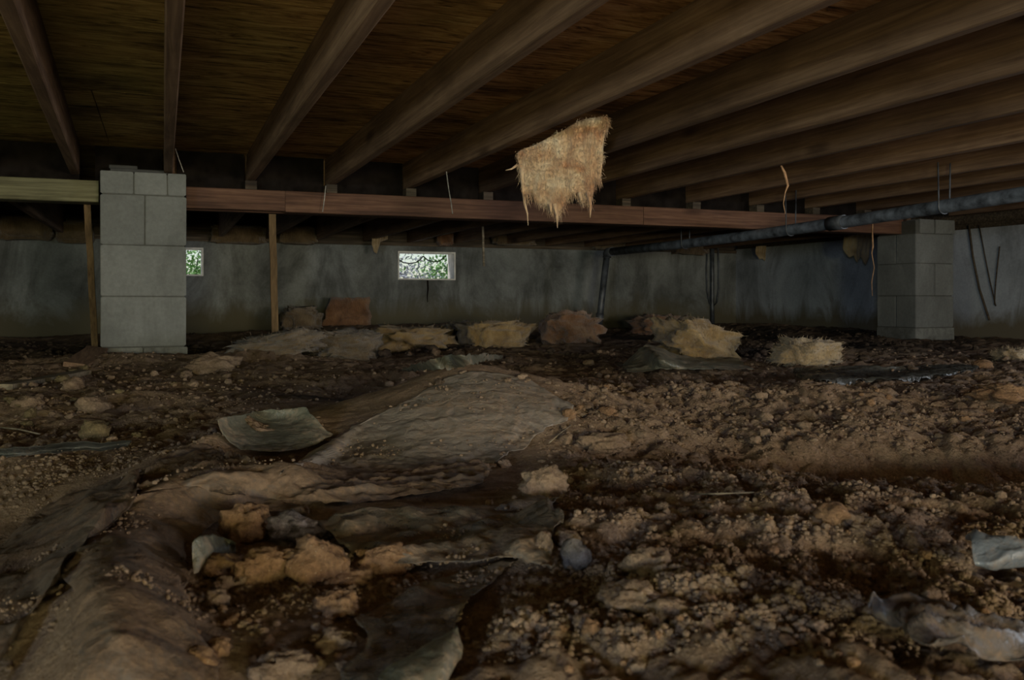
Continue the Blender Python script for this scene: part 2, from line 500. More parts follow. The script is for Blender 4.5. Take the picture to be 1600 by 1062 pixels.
def crumbly(x, y):
    """1 where the soil lies loose and crumbly (right of the film), 0 on the film side"""
    # signed side of a line running from the near film edge to the mound
    ax, ay = Wp(700, 1062)[:2]; bx, by = Wp(880, 640)[:2]
    s = ((x - ax) * (by - ay) - (y - ay) * (bx - ax)) / math.hypot(bx - ax, by - ay)
    return np.clip(s / 0.12 + 0.3, 0, 1)

def T0(x, y):
    x = np.asarray(x, float); y = np.asarray(y, float)
    z = 0.018 * fbm(x * 1.6, y * 1.6, 3, 3)
    z = z + G(x, y, 0.66, 1.93, 0.33, 0.25, 0.122, -0.25)          # film-covered mound
    z = z + G(x, y, 0.62, 1.98, 0.10, 0.10, 0.018)
    z = z + G(x, y, 0.66, 2.75, 0.35, 0.28, -0.035)                # dark dip behind the mound
    z = z + G(x, y, 0.40, 1.72, 0.30, 0.14, 0.030, -0.4)
    z = z + G(x, y, 1.50, 1.95, 0.50, 0.22, 0.050, -0.35)          # grey mound to the right
    z = z + G(x, y, 1.28, 1.28, 0.42, 0.13, -0.10, -0.38)         # hollow at right
    z = z + G(x, y, 1.75, 1.10, 0.40, 0.20, -0.05, -0.38)
    z = z + G(x, y, 0.42, 0.62, 0.22, 0.25, 0.018)                 # near dome of soil
    z = z + G(x, y, 0.80, 0.85, 0.35, 0.22, 0.020)
    hx, hy, _ = Wp(440, 880)
    z = z + G(x, y, hx, hy, 0.17, 0.13, -0.006, -0.3)              # hollow holding the clods
    hx, hy, _ = Wp(620, 945)
    z = z + G(x, y, hx, hy, 0.14, 0.10, -0.004, -0.3)
    z = z + 0.050 * np.exp(-(polydist(x, y, ROLL) / 0.05) ** 2)
    z = z + 0.024 * np.exp(-(polydist(x, y, FOLD) / 0.035) ** 2)
    z = z + G(x, y, -0.35, 1.25, 0.22, 0.30, -0.05)                # dark low ground far left
    z = z + G(x, y, -0.02, 4.35, 0.50, 0.30, 0.028)                # soil banked against the pier
    z = z + G(x, y, 0.42, 4.25, 0.20, 0.20, 0.05)
    z = z + G(x, y, 0.9, 4.9, 0.75, 0.40, -0.05)                   # wet trench behind
    z = z + G(x, y, 1.9, 6.9, 1.5, 0.5, 0.08)                      # debris bank along the back wall
    z = z + G(x, y, 3.7, 6.2, 0.55, 0.8, -0.10)                    # pit round the drain
    z = z + G(x, y, 4.9, 6.6, 0.9, 1.2, 0.05)
    return z

def T(x, y):
    x = np.asarray(x, float); y = np.asarray(y, float)
    z = T0(x, y)
    w = crumbly(x, y)
    far = np.clip((y - 2.2) / 1.0, 0, 1)
    w = np.maximum(w, far * 0.8)
    w = np.maximum(w, 0.75 * np.clip((Wp(300, 700)[1] - 0.0 + (y - 1.9) * 6), 0, 1) * np.clip((0.25 - x) / 0.1, 0, 1))
    hx, hy, _ = Wp(470, 900)
    w = np.maximum(w, 0.9 * np.exp(-(((x - hx) / 0.20) ** 2 + ((y - hy) / 0.11) ** 2)))
    z = z + w * (0.012 * fbm(x * 5, y * 5, 21, 2) + 0.022 * (puff(x * 8, y * 8, 31) - 0.3) + 0.016 * (puff(x * 21, y * 21, 33) - 0.3) + 0.009 * (puff(x * 50, y * 50, 41) - 0.3))
    z = z + (1 - w) * (0.006 * fbm(x * 6, y * 6, 51, 3) + 0.002 * fbm(x * 30, y * 30, 61, 3))
    z = z + w * 0.010 * np.exp(-(polydist(x, y, EDGE) / 0.06) ** 2) * (crumbly(x, y) > 0.5)
    return z

def damp_shade_mask(x, y):
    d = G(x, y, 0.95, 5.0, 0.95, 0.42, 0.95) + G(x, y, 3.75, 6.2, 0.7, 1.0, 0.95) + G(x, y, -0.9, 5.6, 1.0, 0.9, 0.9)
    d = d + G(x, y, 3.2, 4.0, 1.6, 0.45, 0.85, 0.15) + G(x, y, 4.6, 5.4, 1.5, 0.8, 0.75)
    d = d + G(x, y, 1.8, 7.5, 3.0, 0.35, 0.7) + G(x, y, 0.60, 2.72, 0.35, 0.22, 0.8)  # last term paints the shade behind the mound
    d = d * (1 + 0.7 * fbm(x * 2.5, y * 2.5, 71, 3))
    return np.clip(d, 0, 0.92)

def seg(a, b, s):
    n = max(1, int(round((b - a) / s)))
    return np.linspace(a, b, n + 1)[:-1]

gx = np.concatenate([seg(LEFT_X - 0.05, -0.75, 0.03), seg(-0.75, 2.2, 0.0068), seg(2.2, RIGHT_X, 0.018), [RIGHT_X + 0.02]])
gy = np.concatenate([seg(FRONT_Y - 0.05, 0.42, 0.05), seg(0.42, 2.5, 0.0062), seg(2.5, BACK_Y, 0.016), [BACK_Y + 0.02]])
XX, YY = np.meshgrid(gx, gy)
ZZ = T(XX, YY)
nx_, ny_ = len(gx), len(gy)
idx = np.arange(nx_ * ny_).reshape(ny_, nx_)
quads = np.stack([idx[:-1, :-1], idx[:-1, 1:], idx[1:, 1:], idx[1:, :-1]], -1).reshape(-1, 4)
me = mesh_np('floor', np.stack([XX, YY, ZZ], -1).reshape(-1, 3), quads, True)
at = me.attributes.new('damp', 'FLOAT', 'POINT')  # carries damp soil and the painted mound shade together
at.data.foreach_set('value', damp_shade_mask(XX, YY).ravel().astype(np.float32))
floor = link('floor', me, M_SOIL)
prop(floor, 'uneven bare brown dirt floor of the crawl space', 'dirt floor', kind='structure')

_ZS = np.concatenate([np.linspace(0.35, 3, 2600), np.linspace(3, 10, 1600)])
def hit(px, py, lift=0.0, base=T):
    """first point of the pixel's ray that meets the ground raised by lift"""
    a = (px - 800.0) / FPX
    X = _ZS * (a * CS + SN); Y = _ZS * (CS - a * SN); Zr = CAM_Z - (py - HORIZON) / FPX * _ZS
    below = Zr < base(X, Y) + lift
    i = int(np.argmax(below)) if below.any() else len(_ZS) - 1
    return Vector((X[i], Y[i], float(base(X[i], Y[i]) + lift)))

# ------------------------------------------------------------------ foundation walls
VENTS = [(-0.22, 0.312, 0.476, 0.706), (1.935, 2.468, 0.460, 0.712)]
WALL_TOP = 0.758
def wall_with_openings(name, axis, at0, at1, lo, hi, zlo, ztop, holes, mat=None):
    bm = bmesh.new()
    def b(u0, u1, z0, z1):
        if u1 - u0 < 1e-4 or z1 - z0 < 1e-4: return
        if axis == 'x': bm_box(bm, (u0, at0, z0), (u1, at1, z1))
        else: bm_box(bm, (at0, u0, z0), (at1, u1, z1))
    cur = lo
    for (u0, u1, z0, z1) in sorted(holes):
        b(cur, u0, zlo, ztop); b(u0, u1, zlo, z0); b(u0, u1, z1, ztop)
        cur = u1
    b(cur, hi, zlo, ztop)
    return bm_done(name, bm, mat or M_WALL)

wb = wall_with_openings('wall_back', 'x', BACK_Y, BACK_Y + 0.2, LEFT_X - 0.2, RIGHT_X + 0.2, -0.4, WALL_TOP, VENTS)
prop(wb, 'stained grey foundation wall at the back with two small vent openings', 'wall', kind='structure')
tube('wall_crack', [Wy(668, 438, BACK_Y), Wy(668.6, 452, BACK_Y), Wy(667.6, 462, BACK_Y), Wy(668, 472, BACK_Y)], [0.009, 0.008, 0.006, 0.003], M_GAP_SHADE, wb, 5)
wr = wall_with_openings('wall_right', 'y', RIGHT_X, RIGHT_X + 0.2, FRONT_Y, BACK_Y, -0.4, 0.80, [(0.2, 1.3, 0.12, 0.80)], M_WALL_R_LIT)
prop(wr, 'bluish grey foundation wall along the right side', 'wall', kind='structure')
wl = wall_with_openings('wall_left', 'y', LEFT_X - 0.2, LEFT_X, FRONT_Y, BACK_Y, -0.4, WALL_TOP, [(-3.15, -2.25, 0.25, 0.75), (0.7, 1.7, 0.22, 0.72)])
prop(wl, 'grey foundation wall along the left side', 'wall', kind='structure')
wf = wall_with_openings('wall_front', 'x', FRONT_Y - 0.2, FRONT_Y, LEFT_X - 0.2, RIGHT_X + 0.2, -0.4, WALL_TOP, [(-0.80, 0.10, 0.15, 0.72), (1.30, 2.70, 0.18, 0.75)])
prop(wf, 'grey foundation wall behind the viewer', 'wall', kind='structure')

M_REVEAL_LIT = mat_simple('lit_reveal_white', (0.62, 0.60, 0.56), 0.7, 0.2, 20, 0.2)  # pale lining added so the vent reveals look lit from outside
for vi_, (u0, u1, z0, z1) in enumerate(VENTS):
    wv = empty('window_%d' % (vi_ + 1), ((u0 + u1) / 2, BACK_Y + 0.1, z0))
    prop(wv, 'vent opening half hidden by the left pier, pale lining added' if vi_ == 0 else 'vent opening in the middle of the back wall, pale lining added', 'vent', kind='structure')
    hw, hh, tk = (u1 - u0) / 2, z1 - z0, 0.012
    box('added_jamb_lining', (-hw, -0.098, 0), (-hw + tk, 0.10, hh), M_REVEAL_LIT, wv); box('added_jamb_lining', (hw - tk, -0.098, 0), (hw, 0.10, hh), M_REVEAL_LIT, wv)
    box('added_sill_lining', (-hw + tk, -0.098, 0), (hw - tk, 0.10, tk), M_REVEAL_LIT, wv); box('added_lintel_lining', (-hw + tk, -0.098, hh - tk), (hw - tk, 0.10, hh), M_REVEAL_LIT, wv)

# sill plates and rim boards
def trim(name, lo, hi, mat, label):
    o = box(name, lo, hi, mat, None, 0.003)
    prop(o, label, 'sill board', kind='structure')
trim('trim_1', (LEFT_X - 0.2, BACK_Y - 0.012, WALL_TOP), (RIGHT_X + 0.2, BACK_Y + 0.16, FAR_JOIST_Z), M_SILL, 'dark sill plate on top of the back wall')
trim('trim_2', (LEFT_X - 0.2, BACK_Y + 0.06, FAR_JOIST_Z), (RIGHT_X + 0.2, BACK_Y + 0.16, SUBFLOOR_Z), M_SILL, 'dark rim board above the back wall')
trim('trim_3', (RIGHT_X + 0.0, FRONT_Y, 0.80), (RIGHT_X + 0.2, BACK_Y - 0.02, 0.84), M_SILL, 'dark sill plate on top of the right wall')
trim('trim_4', (RIGHT_X + 0.08, FRONT_Y, 0.84), (RIGHT_X + 0.2, BACK_Y - 0.02, SUBFLOOR_Z), M_SILL, 'dark rim board above the right wall')
trim('trim_5', (LEFT_X - 0.2, FRONT_Y, WALL_TOP), (LEFT_X - 0.02, BACK_Y - 0.02, SUBFLOOR_Z), M_SILL, 'dark rim board above the left wall')
trim('trim_6', (LEFT_X - 0.2, FRONT_Y - 0.2, WALL_TOP), (RIGHT_X + 0.2, FRONT_Y - 0.02, SUBFLOOR_Z), M_SILL, 'dark rim board above the front wall')

# ------------------------------------------------------------------ subfloor
ceil_o = empty('ceiling', (1.5, 3.0, SUBFLOOR_Z))
prop(ceil_o, 'stained plywood subfloor above the joists', 'subfloor', kind='structure')
PX = np.arange(LEFT_X - 0.2, RIGHT_X + 2.4, 2.46)
PY = np.arange(FRONT_Y - 0.2, BACK_Y + 1.2, 1.23)
for j in range(len(PY) - 1):
    off = -1.23 if j % 2 else 0.0
    for i in range(len(PX)):
        x0 = max(LEFT_X - 0.2, PX[i] + off); x1 = min(RIGHT_X + 0.2, PX[i] + off + 2.456)
        y0 = PY[j]; y1 = min(BACK_Y + 0.18, PY[j] + 1.226)
        if x1 - x0 < 0.05 or y1 - y0 < 0.02: continue
        o = box('plywood_sheet', (x0 - 1.5, y0 - 3.0, 0), (x1 - 1.5, y1 - 3.0, 0.018), M_PLY, ceil_o)

box('seam_light_block', (LEFT_X - 0.2 - 1.5, FRONT_Y - 0.2 - 3.0, 0.0185), (RIGHT_X + 0.2 - 1.5, BACK_Y + 0.18 - 3.0, 0.035), M_SILL, ceil_o)  # unseen backing added to stop sky light leaking through the sheet seams

# ------------------------------------------------------------------ joists
ORD = ['first', 'second', 'third', 'fourth', 'fifth', 'sixth', 'seventh', 'eighth', 'ninth', 'tenth', 'eleventh', 'twelfth', 'thirteenth', 'fourteenth', 'fifteenth', 'sixteenth', 'seventeenth', 'eighteenth']
def joist(name, x_right, y0, y1, z0, z1, skew, label, group, w=0.040):
    bm = bmesh.new()
    n = 14
    prev = None
    r = random.Random(int(x_right * 1000) + int(y0 * 10))
    ph = r.random() * 6
    rows = []
    for k in range(n + 1):
        t = k / n
        y = y0 + (y1 - y0) * t
        dx = skew * (y - 3.4) + 0.004 * math.sin(3.1 * t + ph)
        dz = 0.003 * math.sin(5.0 * t + ph * 2)
        e = 0.0015 * r.uniform(-1, 1)
        rows.append([bm.verts.new((x_right - w + dx + e, y, z0 + dz + 0.0025)), bm.verts.new((x_right - w + dx + 0.004, y, z0 + dz)),
                     bm.verts.new((x_right + dx - 0.004, y, z0 + dz + e)), bm.verts.new((x_right + dx, y, z0 + dz + 0.0035)),
                     bm.verts.new((x_right + dx, y, z1)), bm.verts.new((x_right - w + dx, y, z1))])
    for a, b in zip(rows[:-1], rows[1:]):
        for k in range(6):
            bm.faces.new((a[k], a[(k + 1) % 6], b[(k + 1) % 6], b[k]))
    bm.faces.new(rows[0][::-1]); bm.faces.new(rows[-1])
    o = bm_done(name, bm, M_JOIST)
    prop(o, label, 'floor joist', group)
    return o

NEAR_J = [-1.57, -1.16, -0.745, -0.305, 0.045, 0.415, 0.80, 1.205, 1.625, 2.03, 2.455, 2.92, 3.37, 3.79, 4.20, 4.62, 5.02, 5.42]
FAR_J = [x + 0.043 for x in NEAR_J if x + 0.043 < 5.4]
NEAR_J = [x * 1.0874 for x in NEAR_J if x * 1.0874 < 5.48]
special = {3: 'grey-edged floor joist at far left, angled towards the left of the block pier',
           4: 'floor joist running straight to the top of the left block pier',
           5: 'floor joist just right of the one above the left block pier',
           6: 'floor joist with a frayed pale lower edge, second to the left of the hanging insulation',
           7: 'wide-looking floor joist directly left of the hanging insulation',
           8: 'floor joist directly right of the hanging insulation',
           9: 'second floor joist to the right of the hanging insulation',
           10: 'third floor joist to the right of the hanging insulation, with the root strip below',
           11: 'fourth floor joist to the right of the hanging insulation',
           12: 'fifth floor joist right of the hanging insulation, just left of the drain pipe',
           13: 'floor joist directly right of the black drain pipe',
           14: 'second floor joist right of the black drain pipe'}
special.pop(14)
for k, x in enumerate(NEAR_J):
    lab = special.get(k, 'brown floor joist, %s from the %s foundation wall' % ((ORD[k], 'left') if k < 3 else (ORD[len(NEAR_J) - 1 - k], 'right')))
    joist('floor_joist', x, FRONT_Y - 0.01, 4.895, JOIST_Z, SUBFLOOR_Z, -0.034 if k == 3 else 0.0, lab, 'floor joists of the near span')
for k, x in enumerate(FAR_J):
    joist('rear_floor_joist', x, 4.905, BACK_Y + 0.055, FAR_JOIST_Z, SUBFLOOR_Z, 0.0,
          'floor joist beyond the girder, %s counted from the left' % ORD[k], 'floor joists of the far span')

# ------------------------------------------------------------------ girder
GB, GT = 0.742, 0.8548
g1 = empty('wooden_girder', (2.4, 4.81, GB))
prop(g1, 'long reddish brown wooden girder spanning between the two block piers', 'girder')
def beam_board(name, x0, x1, y0, y1, z0, z1, mat, parent, seed):
    bm = bmesh.new()
    r = random.Random(seed)
    n = max(3, int((x1 - x0) / 0.12))
    rows = []
    for k in range(n + 1):
        x = x0 + (x1 - x0) * k / n
        d = 0.0025 * math.sin(k * 0.7 + seed)
        rows.append([bm.verts.new((x, y0 + d, z0 + 0.004)), bm.verts.new((x, y0 + d + 0.005, z0 + 0.001 * r.random())), bm.verts.new((x, y1, z0)),
                     bm.verts.new((x, y1, z1)), bm.verts.new((x, y0 + d + 0.004, z1)), bm.verts.new((x, y0 + d, z1 - 0.004))])
    for a, b in zip(rows[:-1], rows[1:]):
        for k in range(6): bm.faces.new((a[k], b[k], b[(k + 1) % 6], a[(k + 1) % 6]))
    bm.faces.new(rows[0]); bm.faces.new(rows[-1][::-1])
    o = bm_done(name, bm, mat, parent)
    return o
def shift(o, p):
    o.data.transform(Matrix.Translation(-Vector(p)))
for nm, x0, x1, y0, y1, z0, z1, sd in (('front_board', 0.112, 0.60, 4.752, 4.81, GB + 0.004, GT, 1), ('front_board', 0.602, 2.75, 4.75, 4.81, GB, GT, 2),
                                        ('front_board', 2.752, 4.835, 4.75, 4.81, GB, GT, 3), ('rear_board', 0.112, 1.9, 4.812, 4.87, GB, GT, 4), ('rear_board', 1.902, 4.835, 4.812, 4.87, GB, GT, 5)):
    o = beam_board(nm, x0, x1, y0, y1, z0, z1, M_GIRDER, g1, sd); shift(o, g1.location)
for x in NEAR_J:
    if 0.2 < x < 4.8:
        box('bearing_block', (x - 0.05 - 2.4, 4.78 - 4.81, GT - GB), (x + 0.008 - 2.4, 4.86 - 4.81, JOIST_Z - GB - 0.002), M_SILL, g1)
for xa, xb in zip(NEAR_J[:-1], NEAR_J[1:]):
    if xa > 0.2 and xb < 4.9:
        box('bay_shade_board', (xa + 0.009 - 2.4, 4.862 - 4.81, GT - GB), (xb - 0.051 - 2.4, 4.893 - 4.81, SUBFLOOR_Z - GB - 0.001), M_GAP_SHADE, g1)  # black board added to paint the shade filling each joist bay
g2 = empty('wooden_girder', (-1.4, 4.75, GB))
prop(g2, 'olive weathered wooden girder left of the left block pier', 'girder')
for nm, y0, y1, sd in (('front_board', 4.68, 4.738, 6), ('rear_board', 4.74, 4.80, 7)):
    o = beam_board(nm, LEFT_X, -0.285, y0, y1, GB + 0.008, GT, M_GIRDER_OLD, g2, sd); shift(o, g2.location)

for xa, xb in zip(NEAR_J[:-1], NEAR_J[1:]):
    if xa < 0.2 and xb < 0.6:
        o = box('bay_shade_board', (xa + 0.02, 4.862, GT - 0.06), (min(xb - 0.051, 0.44), 4.893, SUBFLOOR_Z - 0.001), M_GAP_SHADE, g2)  # same painted bay darkness over the left girder
        shift(o, g2.location)

# ------------------------------------------------------------------ block piers
def block(parent, lo, hi, mat=None, seed=0):
    bm = bmesh.new()
    bm_box(bm, lo, hi)
    r = random.Random(seed)
    for v in bm.verts:
        v.co += Vector((r.uniform(-1, 1), r.uniform(-1, 1), r.uniform(-1, 1))) * 0.0012
    return bm_done('concrete_block', bm, mat or M_BLOCK, parent, 0.003, 2)

def pier(name, label, x0, x1, y0, y1, courses, mortar=0.007):
    p = empty(name, ((x0 + x1) / 2, (y0 + y1) / 2, 0))
    prop(p, label, 'block pier', 'block piers')
    cx, cy = p.location.x, p.location.y
    zlo, zhi = courses[0][0], courses[-1][1]
    box('mortar_core', (x0 + 0.008 - cx, y0 + 0.008 - cy, zlo - 0.1), (x1 - 0.008 - cx, y1 - 0.008 - cy, zhi - 0.012), M_MORTAR, p)
    for ci, (z0, z1, cuts) in enumerate(courses):
        for bi, (u0, u1, w0, w1, mt) in enumerate(cuts):
            block(p, (u0 - cx, w0 - cy, z0 + mortar / 2), (u1 - cx, w1 - cy, z1 - mortar / 2), mt, ci * 10 + bi)
    return p
X0, X1, Y0, Y1 = -0.272, 0.108, 4.592, 4.975
zc = lambda py: CAM_Z - (py - HORIZON) / FPX * 4.24
m = 0.003
xm = -0.078
half = [(X0, xm - m, Y0, Y1, None), (xm + m, X1, Y0, Y1, None)]
ym = (Y0 + Y1) / 2
stretch = [(X0, X1, Y0, ym - m, None), (X0, X1, ym + m, Y1, None)]
lp = pier('block_pier', 'tall grey concrete block pier standing at the left of the girder', X0, X1, Y0, Y1, [
    (zc(600), zc(542), [(X0 - 0.002, -0.088, Y0 - 0.004, Y1, M_FOOT), (-0.082, X1 + 0.006, Y0 - 0.006, Y1, M_FOOT)]),
    (zc(542), zc(463), stretch), (zc(463), zc(383), stretch), (zc(383), zc(304.5), half),
    (zc(304.5), zc(268), [(X0, X0 + 0.143, Y0, ym, None), (X0 + 0.147, X0 + 0.292, Y0, ym, None), (X0 + 0.297, X1, Y0, ym, None), (X0, X1, ym + m, Y1, None)])])
# slate shims on the pier
for (px0, px1, z0, z1, yy) in ((172, 262, zc(268), zc(262), Y0 + 0.05), (170, 215, zc(262), zc(256), Y0 + 0.07)):
    a = Wy(px0, 260, yy); b = Wy(px1, 260, yy)
    s = box('shim', (a.x, yy, z0 - 0.002), (b.x, yy + 0.1, z1 - 0.001), M_CABLE, None, 0.002)
    prop(s, 'thin dark slate shim lying on top of the left block pier' if px1 > 250 else 'short upper slate shim stacked on the left block pier', 'shim')

RX0, RX1, RY0, RY1 = 4.81, 5.16, 4.62, 4.97
zr = lambda py: CAM_Z - (py - HORIZON) / FPX * 6.08
rxm = 4.985; rym = (RY0 + RY1) / 2
rhalf = [(RX0, rxm - m, RY0, RY1, None), (rxm + m, RX1, RY0, RY1, None)]
rst = [(RX0, RX1, RY0, rym - m, None), (RX0, RX1, rym + m, RY1, None)]
rp = pier('block_pier', 'bluish grey concrete block pier at the right end of the girder', RX0, RX1, RY0, RY1, [
    (zr(565), zr(512), [(RX0 - 0.004, RX1 + 0.004, RY0 - 0.006, RY1, M_FOOT)]),
    (zr(512), zr(462), rst), (zr(462), zr(411), rhalf), (zr(411), GB - 0.002, rst),
    (GB - 0.002, zr(341), [(RX0 + 0.04, rxm, RY0, RY0 + 0.12, None), (rxm + 0.006, RX1 + 0.015, RY0, RY1, None)])])

# ------------------------------------------------------------------ props, sticks and hanging strips
def slat(name, p0, p1, w, t, mat, label, cat, ax=Vector((1, 0, 0))):
    p0, p1 = Vector(p0), Vector(p1)
    d = (p1 - p0).normalized()
    a = (ax - d * ax.dot(d)).normalized() * w / 2
    b = d.cross(a).normalized() * t / 2
    bm = bmesh.new()
    n = 6
    rows = []
    r = random.Random(hash(name) % 97)
    for k in range(n + 1):
        c = p0 + (p1 - p0) * k / n + a * 0.15 * r.uniform(-1, 1)
        rows.append([bm.verts.new(c + s * a + q * b) for s, q in ((-1, -1), (1, -1), (1, 1), (-1, 1))])
    for u, v in zip(rows[:-1], rows[1:]):
        for k in range(4): bm.faces.new((u[k], u[(k + 1) % 4], v[(k + 1) % 4], v[k]))
    bm.faces.new(rows[0][::-1]); bm.faces.new(rows[-1])
    o = bm_done(name, bm, mat)
    prop(o, label, cat)
    return o
p = Wy(136, 312, 4.83); q = Wy(150, 522, 5.0); q.z = float(T(q.x, q.y)) - 0.02
slat('wooden_prop', p, q, 0.030, 0.025, M_STICK, 'thin wooden prop leaning under the girder left of the block pier', 'wooden prop')
p = Wy(425, 332, 4.90); q = Wy(431, 520, 5.0); q.z = float(T(q.x, q.y)) - 0.02
slat('wooden_prop', p, q, 0.036, 0.025, M_STICK, 'narrow wooden stake standing under the girder right of the left pier', 'wooden prop')
p = Wy(754, 345, 5.76); q = Wy(756, 416, 5.76); p.z = FAR_JOIST_Z + 0.03
slat('hanging_stick', p, q, 0.014, 0.008, M_BOARD, 'thin stick hanging right of the bright back vent', 'stick')
# dark board leaning at the foot of the left pier, and the half-buried board at far left
p = hit(120, 572); q = Wy(152, 545, 4.50)
slat('leaning_board', p, q, 0.09, 0.02, M_JOIST, 'dark brown board leaning at the left foot of the block pier', 'board', Vector((0.5, 0.8, 0)))
p = hit(8, 607); q = hit(132, 584)
slat('buried_board', p, q, 0.05, 0.028, M_BOARD, 'long weathered board half buried in the dirt at far left', 'board', Vector((0, 1, 0)))

def strip(name, pts, radii, mat, label, cat, sides=6):
    o = tube(name, pts, radii, mat, None, sides)
    prop(o, label, cat)
    return o
def path_px(pts, y): return [Wy(a, b, y) for a, b in pts]
yy = 3.36
strip('root_strip', path_px([(1220, 258), (1226, 270), (1231, 290), (1227, 300), (1224, 318), (1227, 334)], yy), [0.004, 0.007, 0.006, 0.0025, 0.002, 0.0015], M_ROOT, 'frayed tan root strip dangling from a joist above the right part of the girder', 'root strip')
strip('root_strip', path_px([(1364, 338), (1363, 362), (1364, 385), (1362, 395), (1366, 418), (1362, 440), (1363, 462)], 4.746), [0.004, 0.005, 0.006, 0.004, 0.003, 0.003, 0.002], M_ROOT, 'long thin root strip hanging in front of the girder end by the right pier', 'root strip')
strip('dust_thread', path_px([(697, 264), (701, 295), (705, 318), (707, 334)], 4.10), 0.0025, M_WEB, 'thin pale thread hanging before the girder left of the insulation', 'thread')
strip('dust_thread', path_px([(509, 290), (507, 310), (504, 331)], 4.70), 0.0025, M_WEB, 'thin pale thread hanging before the girder right of the left stake', 'thread')
strip('dust_thread', path_px([(274, 232), (280, 250), (287, 269)], 4.45), 0.002, M_WEB, 'thin thread hanging by the top right corner of the left pier', 'thread')

# ------------------------------------------------------------------ drain pipes
dp = empty('drain_pipe', (3.58, 4.8, 0.7))
prop(dp, 'long black drain pipe slung under the joists at the right', 'pipe')
L = dp.location
def rel(pts): return [Vector(p) - L for p in pts]
PR = 0.034
run = [(3.50, 0.6, 0.80), (3.54, 2.0, 0.775), (3.565, 3.0, 0.748), (3.575, 3.9, 0.722), (3.58, 4.75, 0.703), (3.60, 5.8, 0.695), (3.63, 6.86, 0.700)]
tube('pipe_run', rel(run), PR, M_PIPE_DUST, dp, 16)
tube('coupling', rel([(3.5755, 3.94, 0.7212), (3.5765, 4.06, 0.7185)]), PR + 0.007, M_PIPE, dp, 16)
tube('coupling', rel([(3.553, 2.52, 0.761), (3.557, 2.66, 0.757)]), PR + 0.007, M_PIPE_DUST, dp, 16)
tube('elbow', rel([(3.63, 6.80, 0.700), (3.632, 6.88, 0.697), (3.634, 6.91, 0.680), (3.634, 6.915, 0.655)]), PR + 0.006, M_PIPE, dp, 16)
vb = Wd(933, 528, 7.70)
vt = Vector((3.634, 6.915, 0.665))
tube('pipe_drop', rel([vt, vt.lerp(vb, 0.5), (vb.x, vb.y, vb.z - 0.05)]), 0.029, M_PIPE, dp, 14)
c0, c1 = vt.lerp(vb, 0.70), vt.lerp(vb, 0.78)
tube('coupling', rel([c0, c1]), 0.036, M_PIPE, dp, 14)
tube('clamp_band', rel([vt.lerp(vb, 0.755), vt.lerp(vb, 0.775)]), 0.0375, M_BAND, dp, 14)
for yy_ in (3.25, 4.4, 5.6):
    z_ = np.interp(yy_, [q[1] for q in run], [q[2] for q in run]); x_ = np.interp(yy_, [q[1] for q in run], [q[0] for q in run])
    ring = [(x_ + (PR + 0.003) * math.sin(a), yy_, z_ - (PR + 0.003) * math.cos(a)) for a in np.linspace(-1.9, 1.9, 11)]
    ring = [(x_ - PR - 0.006, yy_, JOIST_Z + 0.05)] + ring + [(x_ + PR + 0.006, yy_, JOIST_Z + 0.05)]
    tube('hanger_strap', rel(ring), 0.004, M_PIPE, dp, 5)
# looped cable hanging on the back wall near the corner
lc = [Wy(px, py, BACK_Y - 0.02) for px, py in ((1106, 372), (1104, 420), (1105, 455), (1109, 474), (1114, 480), (1120, 472), (1123, 450), (1123, 410), (1121, 372))]
strip('looped_cable', lc, 0.008, M_PIPE, 'grey cable hanging in a narrow loop on the back wall by the corner', 'cable', 7)
lc = [Wy(px, py, BACK_Y - 0.035) for px, py in ((1113, 372), (1113, 430), (1113, 478), (1114, 512))]
strip('wall_pipe', lc, 0.02, M_PIPE, 'dark vertical pipe against the back wall behind the looped cable', 'pipe', 10)
# thin cables on the right wall
for i, (pts, lab) in enumerate(([[(1514, 352), (1520, 400), (1530, 450), (1546, 500)], 'thick dark root running down the right wall beside the pier'],
                 [[(1530, 352), (1538, 395), (1547, 440), (1556, 478)], 'thin middle root running down the right wall'],
                 [[(1562, 385), (1558, 420), (1555, 452), (1554, 476)], 'short right root on the right wall'])):
    P = []
    for px, py in pts:
        a = (px - 800) / FPX
        P.append(Wd(px, py, (RIGHT_X - 0.006) / (a * CS + SN)))
    strip('wall_root', P, 0.008 if i == 0 else 0.0045, M_SILL, lab, 'root', 6)

# ------------------------------------------------------------------ insulation
ICO = {}
def ico(sub):
    if sub not in ICO:
        bm = bmesh.new()
        bmesh.ops.create_icosphere(bm, subdivisions=sub, radius=1.0)
        v = np.array([p.co[:] for p in bm.verts]); f = np.array([[q.index for q in t.verts] for t in bm.faces])
        bm.free()
        ICO[sub] = (v, f)
    return ICO[sub]

def n3(v, s, seed):
    return (perlin(v[:, 0] * s + 3.1, v[:, 1] * s + v[:, 2] * s * 0.7, seed) + perlin(v[:, 1] * s - 5.2, v[:, 2] * s + v[:, 0] * s * 0.6, seed + 5) + perlin(v[:, 2] * s + 9.7, v[:, 0] * s - v[:, 1] * s * 0.5, seed + 9)) / 1.6

